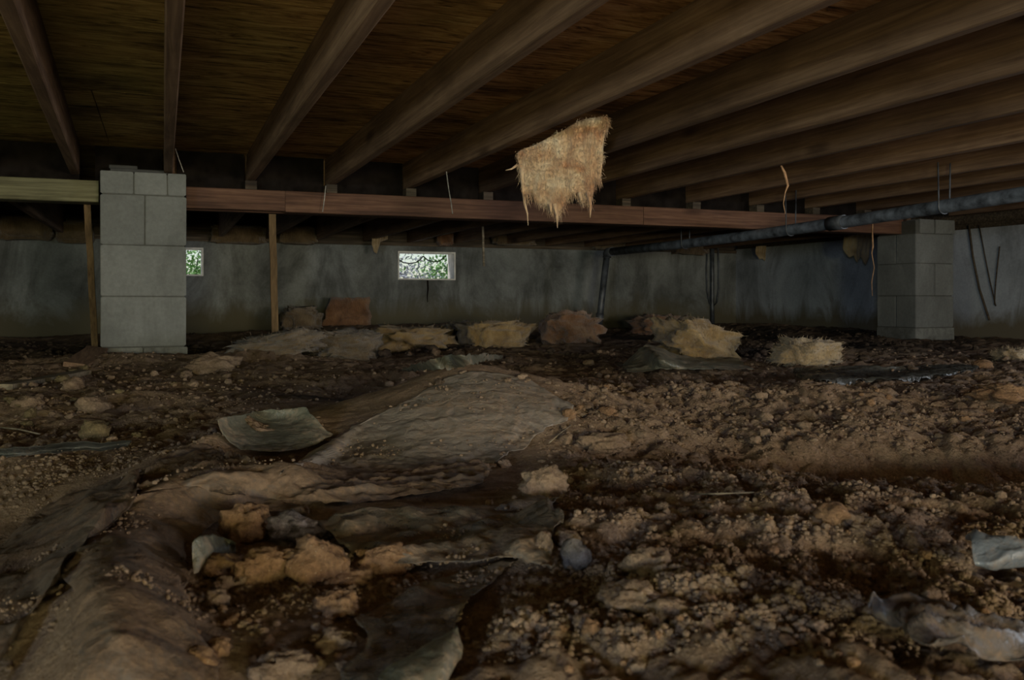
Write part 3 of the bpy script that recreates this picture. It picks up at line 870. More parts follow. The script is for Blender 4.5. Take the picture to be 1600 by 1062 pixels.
def fibres(name, roots, dirs, lens, mat, parent, w=0.0012, seed=0):
    """tapering loose fibres, each a thin three-sided spike"""
    r = np.random.default_rng(seed)
    n = len(roots)
    roots = np.asarray(roots); dirs = np.asarray(dirs)
    lens = np.asarray(lens)[:, None]
    ref = r.normal(size=(n, 3))
    a = np.cross(dirs, ref); a /= np.linalg.norm(a, axis=1, keepdims=True) + 1e-9
    b = np.cross(dirs, a)
    bend = a * lens * r.uniform(-0.3, 0.3, (n, 1))
    w_ = np.asarray(w) * np.ones((n, 1)) if np.ndim(w) == 0 else np.asarray(w)[:, None]
    V = np.stack([roots + a * w_, roots + (-0.5 * a + 0.87 * b) * w_, roots + (-0.5 * a - 0.87 * b) * w_,
                  roots + dirs * lens * 0.5 + bend * 0.5 + a * w_ * 0.6, roots + dirs * lens * 0.5 + bend * 0.5 + (-0.5 * a + 0.87 * b) * w_ * 0.6, roots + dirs * lens * 0.5 + bend * 0.5 + (-0.5 * a - 0.87 * b) * w_ * 0.6,
                  roots + dirs * lens + bend * 0.4], 1).reshape(-1, 3)
    base = (np.arange(n) * 7)[:, None, None]
    F = np.array([[0, 1, 4], [0, 4, 3], [1, 2, 5], [1, 5, 4], [2, 0, 3], [2, 3, 5], [3, 4, 6], [4, 5, 6], [5, 3, 6]])[None] + base
    o = link(name, mesh_np(name, V, F.reshape(-1, 3)), mat, parent)
    o['kind'] = 'stuff'
    return o

def clump(name, label, c, size, mat, rz=0.0, seed=0, boxy=0.72, amp=0.34, tilt=(0, 0), nf=900, group=None):
    v, f = ico(4)
    v = v.copy()
    s = np.sign(v) * np.abs(v) ** boxy
    v = s * (1 + amp * n3(v, 1.8, seed)[:, None] + 0.8 * amp * n3(v, 4.2, seed + 31)[:, None] + 0.9 * amp * (0.3 - np.abs(n3(v, 5.5, seed + 3)))[:, None] + 0.3 * amp * n3(v, 14, seed + 13)[:, None])
    V = v * np.array(size)
    t = empty(name, c, rz)
    t.rotation_euler = (tilt[0], tilt[1], rz)
    prop(t, label, 'insulation', group)
    link('fibre_body', mesh_np('fibre_body', V, f, True), mat, t)
    r = np.random.default_rng(seed)
    k = r.integers(0, len(V), nf)
    d = v[k] / np.linalg.norm(v[k], axis=1, keepdims=True) + r.normal(size=(nf, 3)) * 0.6
    d /= np.linalg.norm(d, axis=1, keepdims=True)
    fibres('loose_fibres', V[k], d, r.uniform(0.006, 0.026, nf), mat, t, 0.0014, seed)
    return t

def clump_px(name, label, px0, px1, py0, py1, y, depth, mat, **kw):
    a = Wy(px0, py0, y); b = Wy(px1, py1, y)
    c = ((a.x + b.x) / 2, y, (a.z + b.z) / 2)
    return clump(name, label, c, ((b.x - a.x) / 2, depth / 2, abs(a.z - b.z) / 2), mat, **kw)

def ground_clump(name, label, px0, px1, py0, py1, depth, mat, **kw):
    g_ = hit((px0 + px1) / 2, py1)
    return clump_px(name, label, px0, px1, py0, py1 + 2, g_.y + depth * 0.35, depth, mat, **kw)

ground_clump('insulation_clump', 'orange-brown insulation clump beside the foot of the vertical drain pipe', 852, 932, 489, 536, 0.30, M_INS_O, seed=1, amp=0.25)
ground_clump('insulation_clump', 'large yellow-brown insulation lump right of the vertical drain pipe', 1034, 1136, 506, 562, 0.32, M_INS_Y, seed=2, amp=0.3, tilt=(0, 0.25))
ground_clump('insulation_clump', 'small pale tan insulation lump on the dark dirt left of the right pier', 1220, 1293, 532, 571, 0.24, M_INS_P, seed=3, amp=0.25)
ground_clump('insulation_batt', 'flat yellow insulation batt on the dirt below the bright back vent', 582, 700, 511, 546, 0.45, M_INS_Y, seed=4, amp=0.34)
ground_clump('insulation_batt', 'ochre insulation batt on the dirt to the right below the back vent', 728, 818, 504, 541, 0.35, M_INS_Y, seed=5, boxy=0.5, amp=0.22)
ground_clump('insulation_batt', 'dirty crumpled insulation batt in front of the upright slab by the back wall', 478, 590, 516, 560, 0.4, M_INS_G, seed=6, amp=0.3)
ground_clump('insulation_clump', 'small dirty insulation clump against the back wall near the wooden stake', 444, 500, 482, 516, 0.22, M_INS_G, seed=7, amp=0.3, boxy=0.5)
ground_clump('insulation_batt', 'long low brown insulation strip lying right of the left pier', 366, 500, 522, 550, 0.3, M_INS_G, seed=8, amp=0.3, tilt=(0, -0.16))
ground_clump('insulation_clump', 'grey matted insulation between the two yellow batts', 690, 745, 505, 532, 0.25, M_INS_G, seed=9, amp=0.35)
ground_clump('insulation_scrap', 'flat brown insulation scrap behind the large yellow-brown lump', 992, 1060, 493, 520, 0.35, M_INS_O, seed=10, amp=0.3)
ground_clump('insulation_scrap', 'small pale scrap on the dirt at the right edge', 1562, 1606, 546, 562, 0.12, M_INS_P, seed=12, amp=0.3)
# upright square panel leaning on the back wall
g_ = hit(545, 515)
a = Wy(510, 465, 7.45); b = Wy(580, 508, 7.2)
bm = bmesh.new()
bm_box(bm, (-0.19, -0.02, 0), (0.19, 0.02, 0.27))
bmesh.ops.subdivide_edges(bm, edges=bm.edges[:], cuts=7, use_grid_fill=True)
for v in bm.verts:
    k = float(perlin(v.co.x * 9, v.co.z * 9, 5))
    v.co.y += 0.02 * k
    v.co.x += 0.015 * float(perlin(v.co.z * 14, v.co.y * 5, 8)) + 0.10 * (v.co.z / 0.27 - 0.5) * (v.co.x < 0)
    v.co.z += 0.02 * float(perlin(v.co.x * 14, 3, 9))
o = bm_done('insulation_slab', bm, M_INS_O, None, smooth=True)
cpos = Wy(545, 512, 7.25)
o.location = (cpos.x, 7.25, float(T(cpos.x, 7.25)) - 0.01)
o.rotation_euler = (-0.25, 0, 0.1)
prop(o, 'upright reddish brown insulation slab leaning against the back wall', 'insulation')

# scraps tucked in along the top of the walls
for i, (x0, x1, y0, y1, mt, lab) in enumerate((
        (-4, 80, 336, 376, M_INS_G, 'brown insulation batt stuffed above the back wall at far left edge'),
        (88, 146, 346, 380, M_INS_G, 'brown insulation batt above the back wall just left of the left pier'),
        (330, 412, 352, 382, M_INS_G, 'dim insulation batt above the back wall right of the small vent'),
        (437, 492, 352, 382, M_INS_G, 'light insulation batt above the back wall behind the stake'),
        (684, 706, 362, 384, M_INS_O, 'small reddish insulation batt above the right half of the bright vent'),
        (770, 835, 366, 384, M_INS_G, 'insulation batt above the back wall right of the hanging stick'),
        (926, 975, 370, 391, M_INS_G, 'insulation scrap above the back wall next to the pipe elbow'),
        (1052, 1104, 374, 398, M_INS_G, 'insulation scrap above the back wall left of the looped cable'))):
    clump_px('tucked_insulation', lab, x0, x1, y0, y1, BACK_Y - 0.05, 0.14, mt, seed=20 + i, boxy=0.35, amp=0.12, nf=120, group='insulation tucked along the sill')
def hanging_scrap(name, label, outline, y, mat, thick, seed):
    """a torn hanging sheet of fibre: outline is (px, py_top, py_bottom) from left to right"""
    t = empty(name, (0, 0, 0))
    prop(t, label, 'insulation')
    V, F = [], []
    nr = 14
    cols = []
    O = np.array(outline, float)
    n = 60
    s = np.linspace(O[0, 0], O[-1, 0], n)
    top = np.interp(s, O[:, 0], O[:, 1]); bot = np.interp(s, O[:, 0], O[:, 2])
    yf = y if callable(y) else (lambda q: y)
    for side in (0, 1):
        for i in range(n):
            for k in range(nr):
                tt = k / (nr - 1)
                py = top[i] + (bot[i] - top[i]) * tt
                e = math.sin(math.pi * min(1, max(0, (i / (n - 1))))) ** 0.4 * (1 - 0.85 * tt ** 2.5)
                w = thick * e * (0.5 + 0.5 * abs(math.sin(i * 0.31 + seed)))
                jit = 0.016 * float(perlin(s[i] * 0.05, py * 0.04, seed)) + 0.007 * float(perlin(s[i] * 0.17, py * 0.13, seed + 3))
                p = Wy(s[i], py, yf((s[i] - O[0, 0]) / (O[-1, 0] - O[0, 0])))
                p.y += jit + (-(w) if side == 0 else w) * 0.6
                V.append(p)
    def id_(side, i, k): return side * n * nr + i * nr + k
    for i in range(n - 1):
        for k in range(nr - 1):
            F.append((id_(0, i, k), id_(0, i, k + 1), id_(0, i + 1, k + 1), id_(0, i + 1, k)))
            F.append((id_(1, i, k), id_(1, i + 1, k), id_(1, i + 1, k + 1), id_(1, i, k + 1)))
        F.append((id_(0, i, nr - 1), id_(1, i, nr - 1), id_(1, i + 1, nr - 1), id_(0, i + 1, nr - 1)))
        F.append((id_(0, i, 0), id_(0, i + 1, 0), id_(1, i + 1, 0), id_(1, i, 0)))
    for k in range(nr - 1):
        F.append((id_(0, 0, k), id_(1, 0, k), id_(1, 0, k + 1), id_(0, 0, k + 1)))
        F.append((id_(0, n - 1, k), id_(0, n - 1, k + 1), id_(1, n - 1, k + 1), id_(1, n - 1, k)))
    c = sum(V, Vector()) / len(V)
    t.location = c
    me = mesh_np('fibre_body', np.array([tuple(v - c) for v in V]), np.array(F), True)
    link('fibre_body', me, mat, t)
    return t, [v - c for v in V], n, nr

BATT = [(809, 238, 262), (812, 236, 272), (816, 234, 292), (820, 232, 306), (823, 231, 318), (826, 230, 300), (829, 229, 310), (832, 228, 292), (834, 227, 306),
        (840, 224, 316), (848, 220, 318), (855, 216, 322), (861, 213, 332), (865, 211, 327), (871, 208, 342), (877, 205, 328), (881, 203, 321), (886, 200, 310), (893, 196, 305),
        (902, 190, 300), (907, 188, 310), (912, 187, 314), (917, 186, 311), (923, 185, 326), (926, 185, 300), (928, 184, 287), (933, 184, 284), (938, 183, 285), (941, 183, 255), (944, 183, 210), (951, 183, 193)]
hb, HV, n_, nr_ = hanging_scrap('hanging_insulation', 'large torn pinkish cream insulation batt hanging from the joists in the middle', BATT, lambda t: 3.28 - 0.29 * t, M_INS, 0.032, 3)
r_ = np.random.default_rng(5)
HVn = np.array([tuple(v) for v in HV])
bot = [i * nr_ + (nr_ - 1) for i in range(n_)]
roots = HVn[r_.choice(bot, 420)] + r_.normal(size=(420, 3)) * [0.003, 0.004, 0.004] + [0, 0, 0.008]
dirs = np.stack([r_.normal(0, 0.22, 420), r_.normal(0, 0.22, 420), -np.ones(420)], 1); dirs /= np.linalg.norm(dirs, axis=1, keepdims=True)
fibres('fringe_fibres', roots, dirs, r_.uniform(0.012, 0.05, 420), M_INS, hb, 0.0012, 3)
k_ = r_.integers(0, n_ * nr_, 2600)
d_ = np.stack([r_.normal(0, 0.5, 2600), r_.normal(-0.55, 0.35, 2600), r_.normal(-0.75, 0.3, 2600)], 1); d_ /= np.linalg.norm(d_, axis=1, keepdims=True)
fibres('surface_fibres', HVn[k_] + r_.normal(size=(2600, 3)) * 0.004, d_, r_.uniform(0.008, 0.026, 2600), M_INS, hb, 0.0009, 4)
for (pts, w, yv) in (([(815, 262), (817, 290), (820, 318), (824, 334), (825, 352)], 0.010, 3.26), ([(826, 285), (829, 305), (831, 318)], 0.006, 3.25), ([(866, 318), (870, 336), (871, 356)], 0.011, 3.15),
                     ([(860, 318), (861, 335)], 0.009, 3.16), ([(905, 300), (909, 314), (912, 325)], 0.008, 3.08), ([(919, 300), (923, 322), (922, 340)], 0.010, 3.05), ([(808, 258), (799, 264), (790, 266)], 0.006, 3.28)):
    P = [Wy(a, b, yv) for a, b in pts]
    P = [q - hb.location for q in P]
    rr = np.linspace(w, 0.001, len(P))
    tube('fibre_tail', P, list(rr), M_INS, hb, 7)

RS = [(1318, 366, 390), (1322, 364, 396), (1328, 364, 402), (1334, 364, 398), (1338, 365, 410), (1344, 366, 400), (1349, 366, 408), (1352, 366, 414), (1357, 367, 404), (1362, 367, 380)]
hanging_scrap('hanging_insulation', 'grey crumpled insulation scrap hanging below the girder near the right pier', RS, 5.6, M_INS_P, 0.05, 7)
RS2 = [(1181, 385, 396), (1186, 384, 405), (1191, 384, 404), (1196, 384, 408), (1201, 385, 396)]
hanging_scrap('hanging_insulation', 'small pale insulation scrap on the wall top right of the looped cable', RS2, 7.14, M_INS_P, 0.03, 8)
RS3 = [(581, 370, 382), (585, 369, 394), (589, 368, 396), (594, 367, 378), (606, 366, 374)]
hanging_scrap('hanging_insulation', 'small cream insulation drip hanging left of the bright back vent', RS3, 7.3, M_INS_P, 0.03, 9)

# ------------------------------------------------------------------ plastic sheeting
FOOT = []      # ground polygons covered by film
def catmull(P, n):
    """P: (k,3) -> n points along a Catmull-Rom curve"""
    P = np.asarray(P); k = len(P)
    t = np.linspace(0, k - 1, n)
    i = np.clip(t.astype(int), 0, k - 2)
    f = (t - i)[:, None]
    p0 = P[np.maximum(i - 1, 0)]; p1 = P[i]; p2 = P[i + 1]; p3 = P[np.minimum(i + 2, k - 1)]
    return 0.5 * ((2 * p1) + (-p0 + p2) * f + (2 * p0 - 5 * p1 + 4 * p2 - p3) * f ** 2 + (-p0 + 3 * p1 - 3 * p2 + p3) * f ** 3)

def sheet(name, label, rows, mat, lift=0.006, wr=0.006, wscale=(9, 26), seed=0, step=0.007, foot=True, ang=0.0, free=False, group='sheets of plastic film on the dirt'):
    C = []
    for row in rows:
        C.append([tuple(hit(p[0], p[1], (p[2] if len(p) > 2 else lift))) for p in row])
    k = max(len(r) for r in C)
    C = [catmull(r, 24) for r in C]
    C = np.array(C)
    wlen = max(np.linalg.norm(np.diff(C[i], axis=0), axis=1).sum() for i in range(len(C)))
    hlen = max(np.linalg.norm(np.diff(C[:, j], axis=0), axis=1).sum() for j in range(C.shape[1]))
    nu = int(np.clip(wlen / step, 24, 190)); nv = int(np.clip(hlen / step, 12, 150))
    R = np.array([catmull(C[i], nu) for i in range(len(C))])
    S = np.array([catmull(R[:, j], nv) for j in range(nu)]).transpose(1, 0, 2)
    x, y, z = S[..., 0], S[..., 1], S[..., 2]
    ca, sa = math.cos(ang), math.sin(ang)
    xr, yr = x * ca + y * sa, -x * sa + y * ca
    w1 = np.abs(perlin(xr * wscale[0] * 0.5 + seed, yr * wscale[1] * 0.5, seed + 1)); w1 = (1 - 2 * w1) ** 3
    w2 = perlin(xr * wscale[0] + 2 * perlin(x * 5, y * 5, seed), yr * wscale[1], seed + 2)
    w3 = billow(x * 14 + seed, y * 14, seed + 7, 2)
    z = z + wr * (0.7 * w1 + 0.6 * w2 + 0.35 * w3) + 0.0022 * fbm(x * 45, y * 45, seed + 21, 2)
    # ragged outer edges
    eu = np.linspace(0, 1, nu)[None, :]; ev = np.linspace(0, 1, nv)[:, None]
    edge = np.clip(np.minimum(np.minimum(eu, 1 - eu) * wlen, np.minimum(ev, 1 - ev) * hlen) / 0.03, 0, 1)
    x = x + (1 - edge) * 0.010 * perlin(x * 17, y * 17, seed + 11); y = y + (1 - edge) * 0.010 * perlin(x * 17, y * 17, seed + 12)
    z = np.maximum(z, T(x, y) + 0.0015 + 0.002 * edge)
    if not free:
        z = np.where(edge < 0.5, np.minimum(z, T(x, y) + 0.004 + lift), z)
    V = np.stack([x, y, z], -1).reshape(-1, 3)
    idx = np.arange(nu * nv).reshape(nv, nu)
    q = np.stack([idx[:-1, :-1], idx[1:, :-1], idx[1:, 1:], idx[:-1, 1:]], -1).reshape(-1, 4)
    c = V.mean(0)
    # thin film with two faces
    t = 0.0006
    V2 = V - [0, 0, t]
    ring = np.concatenate([idx[0, :], idx[1:, -1], idx[-1, -2::-1], idx[-2:0:-1, 0]])
    nring = np.roll(ring, -1)
    off = nu * nv
    F = np.concatenate([q, q[:, ::-1] + off, np.stack([ring, nring, nring + off, ring + off], -1)])
    o = link(name, mesh_np(name, np.concatenate([V, V2]) - c, F, True), mat)
    o.location = c
    prop(o, label, 'plastic sheet', group)
    if foot:
        FOOT.append(np.stack([x, y], -1)[np.concatenate([[0] * nu, np.arange(nv), [nv - 1] * nu, np.arange(nv)[::-1]]), np.concatenate([np.arange(nu), [nu - 1] * nv, np.arange(nu)[::-1], [0] * nv])])
    return o

sheet('plastic_sheet', 'broad dusty plastic sheet draped over the soil mound in the middle', [
    [(478, 712), (560, 664), (640, 624), (712, 586), (768, 582), (828, 594), (892, 634)],
    [(440, 738), (545, 698), (640, 668), (722, 638), (790, 632), (845, 640), (886, 652)],
    [(415, 758), (530, 728), (640, 712), (722, 702), (782, 700), (812, 684), (848, 672)],
    [(400, 775), (520, 752), (640, 738), (715, 728), (772, 722), (800, 708), (826, 696)]], M_PLASTIC, 0.005, 0.0038, (7, 11), 3, ang=0.5)
sheet('plastic_sheet', 'dusty wrinkled plastic band running left below the draped mound', [
    [(250, 716), (330, 702), (420, 726), (500, 724), (580, 738), (690, 728), (772, 726)],
    [(225, 745), (330, 738), (430, 752), (520, 760), (640, 752), (690, 748), (764, 744)],
    [(200, 778), (300, 764), (420, 776), (520, 788), (640, 774), (690, 768), (748, 758)]], M_PLASTIC_DIRTY, 0.005, 0.010, (6, 44), 5, ang=0.35)
sheet('plastic_sheet', 'curved dusty plastic roll sweeping round the hollow at lower left', [
    [(128, 1110), (110, 980), (108, 890), (140, 826), (205, 782), (300, 764), (400, 778), (470, 796)],
    [(220, 1110), (190, 990), (180, 900), (220, 838), (290, 800), (350, 788), (410, 790), (475, 802)],
    [(340, 1110), (308, 1000), (292, 920), (292, 868), (322, 826), (376, 808), (428, 802), (480, 808)]], M_PLASTIC_DIRTY, 0.005, 0.007, (9, 14), 7, ang=-0.4)
sheet('plastic_sheet', 'dark folded plastic sheet at the far lower left corner', [
    [(-30, 870), (70, 800), (150, 764), (230, 738)],
    [(-30, 960), (50, 880), (130, 815), (215, 768)],
    [(-30, 1090), (40, 990), (85, 920), (112, 868)]], M_PLASTIC_OLD, 0.006, 0.012, (6, 14), 9, ang=-0.9)
sheet('plastic_sheet', 'smooth shiny plastic strip above the orange clods, reaching the tan clod', [
    [(492, 820), (600, 800), (690, 796), (752, 796), (812, 786), (872, 776)],
    [(520, 842), (620, 824), (700, 816), (760, 814), (816, 808), (874, 800)],
    [(570, 862), (650, 848), (720, 842), (770, 846), (812, 850), (864, 852)],
    [(620, 884), (690, 878), (740, 876), (780, 878), (812, 882), (850, 884)]], M_PLASTIC_WET, 0.010, 0.011, (5, 20), 11, ang=0.3)
sheet('plastic_sheet', 'pale smooth plastic sheet at the bottom below the clods', [
    [(560, 965), (640, 925), (720, 892), (806, 880)],
    [(560, 1015), (640, 972), (716, 930), (764, 908)],
    [(545, 1100), (625, 1045), (690, 1000), (724, 950)],
    [(565, 1130), (630, 1100), (684, 1070), (712, 1012)]], M_PLASTIC_WET, 0.008, 0.007, (6, 10), 13, ang=0.6)
sheet('plastic_sheet', 'olive translucent plastic tongue at the bottom edge', [
    [(600, 1062, .012), (640, 1030, .016), (690, 996, .018), (716, 984, .014)],
    [(585, 1110, .012), (640, 1070, .018), (690, 1040, .018), (712, 1020, .012)],
    [(575, 1150, .01), (640, 1120, .012), (690, 1090, .012), (706, 1050, .008)]], M_PLASTIC_CLEAR, 0.01, 0.004, (6, 8), 15, ang=0.6, free=True, foot=False)
sheet('plastic_sheet', 'clear pointed plastic flap raised left of the draped mound', [
    [(342, 656, .035), (400, 643, .042), (440, 640, .045), (474, 637, .045), (486, 648, .040)],
    [(348, 676, .022), (400, 664, .028), (440, 660, .028), (480, 660, .028), (508, 668, .018)],
    [(372, 702, .006), (410, 706, .008), (445, 706, .008), (490, 696, .008), (523, 680, .006)]], M_PLASTIC_CLEAR, 0.01, 0.003, (6, 9), 17, free=True)
sheet('plastic_sheet', 'small olive plastic flap standing up beside the orange clods', [
    [(296, 852, .030), (322, 838, .034), (345, 836, .034), (366, 850, .026)],
    [(296, 876, .016), (320, 868, .020), (342, 864, .018), (364, 862, .014)],
    [(298, 902, .004), (312, 896, .006), (330, 884, .006), (352, 874, .006)]], M_PLASTIC_CLEAR, 0.01, 0.002, (6, 9), 19, free=True, foot=False)
sheet('plastic_sheet', 'pale clear plastic leaf lying behind the draped mound', [
    [(628, 578, .01), (660, 566, .03), (700, 557, .05), (740, 554, .05), (786, 556, .02)],
    [(628, 580, .006), (665, 574, .015), (705, 568, .025), (745, 562, .025), (786, 559, .01)],
    [(632, 582, .004), (670, 579, .006), (710, 575, .008), (750, 567, .008), (784, 561, .006)]], M_PLASTIC_CLEAR, 0.01, 0.006, (5, 12), 21, step=0.014, free=True)
sheet('plastic_sheet', 'dull plastic sheet bunched in front of the large yellow-brown insulation lump', [
    [(972, 572, .01), (1000, 548, .07), (1016, 540, .09), (1060, 556, .04), (1110, 562, .02), (1150, 560, .01)],
    [(975, 577, .006), (1005, 564, .04), (1030, 560, .05), (1065, 568, .03), (1110, 570, .015), (1165, 572, .006)],
    [(980, 583, .004), (1010, 580, .01), (1040, 578, .01), (1080, 580, .01), (1120, 579, .006), (1180, 580, .004)]], M_PLASTIC_CLEAR, 0.01, 0.008, (5, 12), 23, step=0.014, free=True)
sheet('plastic_sheet', 'long flat dark plastic strip with a bluish shine, left of the right pier foot', [
    [(1240, 578), (1320, 573), (1400, 575), (1470, 572), (1530, 572)],
    [(1245, 586), (1320, 584), (1400, 584), (1470, 580), (1525, 576)],
    [(1280, 594), (1340, 594), (1400, 592), (1460, 588), (1500, 581)]], M_PLASTIC_DARK, 0.008, 0.008, (5, 12), 25, step=0.016)
sheet('plastic_sheet', 'black glossy plastic strip with a pale rim at the left edge', [
    [(-20, 702, .018), (40, 699, .02), (110, 692, .022), (160, 690, .02), (208, 688, .014)],
    [(-20, 710, .008), (40, 706, .010), (110, 700, .010), (160, 697, .010), (206, 692, .008)],
    [(-20, 718, .004), (40, 712, .004), (110, 706, .006), (160, 702, .006), (200, 697, .004)]], M_PLASTIC_DARK, 0.01, 0.003, (5, 12), 27, free=True)
sheet('plastic_sheet', 'crumpled pale plastic scrap with a blue glint at the right edge', [
    [(1516, 852, .02), (1550, 846, .03), (1590, 842, .035), (1650, 838, .035)],
    [(1518, 872, .018), (1552, 866, .03), (1592, 862, .034), (1650, 860, .03)],
    [(1536, 896, .004), (1560, 892, .01), (1600, 892, .012), (1650, 890, .01)]], M_PLASTIC_PALE, 0.01, 0.014, (18, 34), 29, step=0.004, free=True)
sheet('plastic_sheet', 'torn grey plastic scrap lying on the soil at lower right', [
    [(1345, 958, .018), (1375, 952, .024), (1410, 952, .022), (1470, 965, .022), (1540, 985, .016), (1620, 1000, .01)],
    [(1352, 972, .012), (1385, 970, .02), (1415, 978, .024), (1470, 990, .022), (1540, 1004, .016), (1620, 1016, .01)],
    [(1372, 982, .006), (1400, 990, .014), (1420, 1012, .012), (1480, 1022, .012), (1540, 1030, .008), (1620, 1040, .006)]], M_PLASTIC_TORN, 0.01, 0.016, (20, 46), 31, step=0.004, free=True)

# ------------------------------------------------------------------ loose crumbs, clods and stones
def inside(poly, x, y):
    c = np.zeros(np.shape(x), bool)
    px, py = poly[:, 0], poly[:, 1]
    qx, qy = np.roll(px, 1), np.roll(py, 1)
    lo = poly.min(0); hi = poly.max(0)
    m_ = (x > lo[0]) & (x < hi[0]) & (y > lo[1]) & (y < hi[1])
    xi, yi = x[m_], y[m_]
    ci = np.zeros(xi.shape, bool)
    for a, b, e, d in zip(px, py, qx, qy):
        if b == d: continue
        cond = ((b > yi) != (d > yi)) & (xi < (e - a) * (yi - b) / (d - b) + a)
        ci ^= cond
    c[m_] = ci
    return c
def on_film(x, y):
    r = np.zeros(np.shape(x), bool)
    for p in FOOT: r |= inside(p[::4], x, y)
    return r

def crumbs(name, n, rmin, rmax, label, mat, seed, keep, pyr):
    r = np.random.default_rng(seed)
    # even spread over the visible ground, denser near the viewer, in ground coordinates
    px = r.uniform(-60, 1660, n); py = pyr[0] + (pyr[1] - pyr[0]) * r.random(n) ** 0.85
    Z = CAM_Z * FPX / (py - HORIZON)
    a = (px - 800) / FPX
    x = Z * (a * CS + SN); y = Z * (CS - a * SN)
    k = (y < BACK_Y - 0.05) & (x < RIGHT_X - 0.05) & keep(x, y, r)
    x, y, Z = x[k], y[k], Z[k]
    n = len(x)
    rad = rmin * (rmax / rmin) ** (r.random(n) ** 2.8) * np.clip(0.55 + 0.35 * Z, 0.75, 2.2)
    vi, fi = ico(1)
    ang = r.uniform(0, 2 * math.pi, n); ca, sa = np.cos(ang), np.sin(ang)
    sc = r.uniform(0.65, 1.25, (n, 3)); sc[:, 2] *= 0.8
    V = vi[None] * sc[:, None, :] * (1 + r.uniform(-0.22, 0.22, (n, len(vi), 1)))
    V = V * rad[:, None, None]
    zt = T(x, y)
    of = on_film(x, y)
    V[of] *= 0.6
    zz = V[..., 2] + (zt + rad * 0.1 + of * 0.008)[:, None]
    X = V[..., 0] * ca[:, None] - V[..., 1] * sa[:, None] + x[:, None]
    Y = V[..., 0] * sa[:, None] + V[..., 1] * ca[:, None] + y[:, None]
    P = np.stack([X, Y, zz], -1).reshape(-1, 3)
    F = (fi[None] + (np.arange(n) * len(vi))[:, None, None]).reshape(-1, 3)
    o = link(name, mesh_np(name, P, F), mat)
    prop(o, label, 'soil crumbs', kind='stuff')
    return o
def keep_right(x, y, r):
    w = crumbly(x, y)
    w = np.maximum(w, np.clip((y - 2.3) / 0.5, 0, 1) * 0.5)
    w = np.maximum(w, 0.75 * (x < 0.3) * (y > 1.5))
    w = np.maximum(w, 0.5 * (x < -0.15))
    hx, hy, _ = Wp(470, 905)
    w = np.maximum(w, 1.2 * np.exp(-(((x - hx) / 0.16) ** 2 + ((y - hy) / 0.10) ** 2)))
    patch = np.clip(0.65 + 1.1 * fbm(x * 4, y * 4, 91, 3), 0.22, 1)
    of = on_film(x, y)
    dusty = 0.45 * np.clip(0.2 + 2.2 * fbm(x * 6, y * 6, 93, 3), 0, 1)
    return (r.random(len(x)) < np.where(of, dusty, w * patch)) & (damp_shade_mask(x, y) < 0.55)
crumbs('soil_crumbs', 120000, 0.0011, 0.0062, 'loose brown soil crumbs spread over the dirt floor', M_CLOD, 101, keep_right, (545, 1075))
def keep_damp_or_shade(x, y, r):
    return (~on_film(x, y)) & (damp_shade_mask(x, y) >= 0.4)
crumbs('damp_soil_crumbs', 6000, 0.004, 0.012, 'dark damp soil crumbs on the wet ground at the back', M_CLOD_D, 102, keep_damp_or_shade, (500, 600))

def clod_mesh(seed, sub=3, boxy=0.95, amp=0.38):
    v, f = ico(sub)
    s = np.sign(v) * np.abs(v) ** boxy
    V = s * (1 + amp * n3(v, 1.3, seed)[:, None] + 0.6 * amp * n3(v, 3.2, seed + 7)[:, None] + 0.35 * amp * (1 - 2.5 * np.abs(n3(v, 6.0, seed + 17)))[:, None] + 0.22 * amp * n3(v, 13.0, seed + 27)[:, None])
    return mesh_np('soil_clod', V, f, True)
CLODS = {}
def clod(name, label, cat, px, py, rpx, mat, seed, sq=(1, 1, 0.7), group=None, sub=3, rz=None):
    g_ = hit(px, py + rpx * 0.3)
    Z = g_.x * SN + g_.y * CS
    rad = rpx * Z / FPX
    key = (seed % 9, sub, mat.name)
    if key not in CLODS:
        CLODS[key] = clod_mesh(seed % 9 * 13 + sub, sub)
        CLODS[key].materials.append(mat)
    o = bpy.data.objects.new(name, CLODS[key])
    COL.objects.link(o)
    zt = float(T(g_.x, g_.y))
    o.location = (g_.x, g_.y, zt + rad * sq[2] * 0.55)
    o.scale = (rad * sq[0], rad * sq[1], rad * sq[2])
    o.rotation_euler = (0, 0, seed * 1.7 if rz is None else rz)
    prop(o, label, cat, group)
    return o

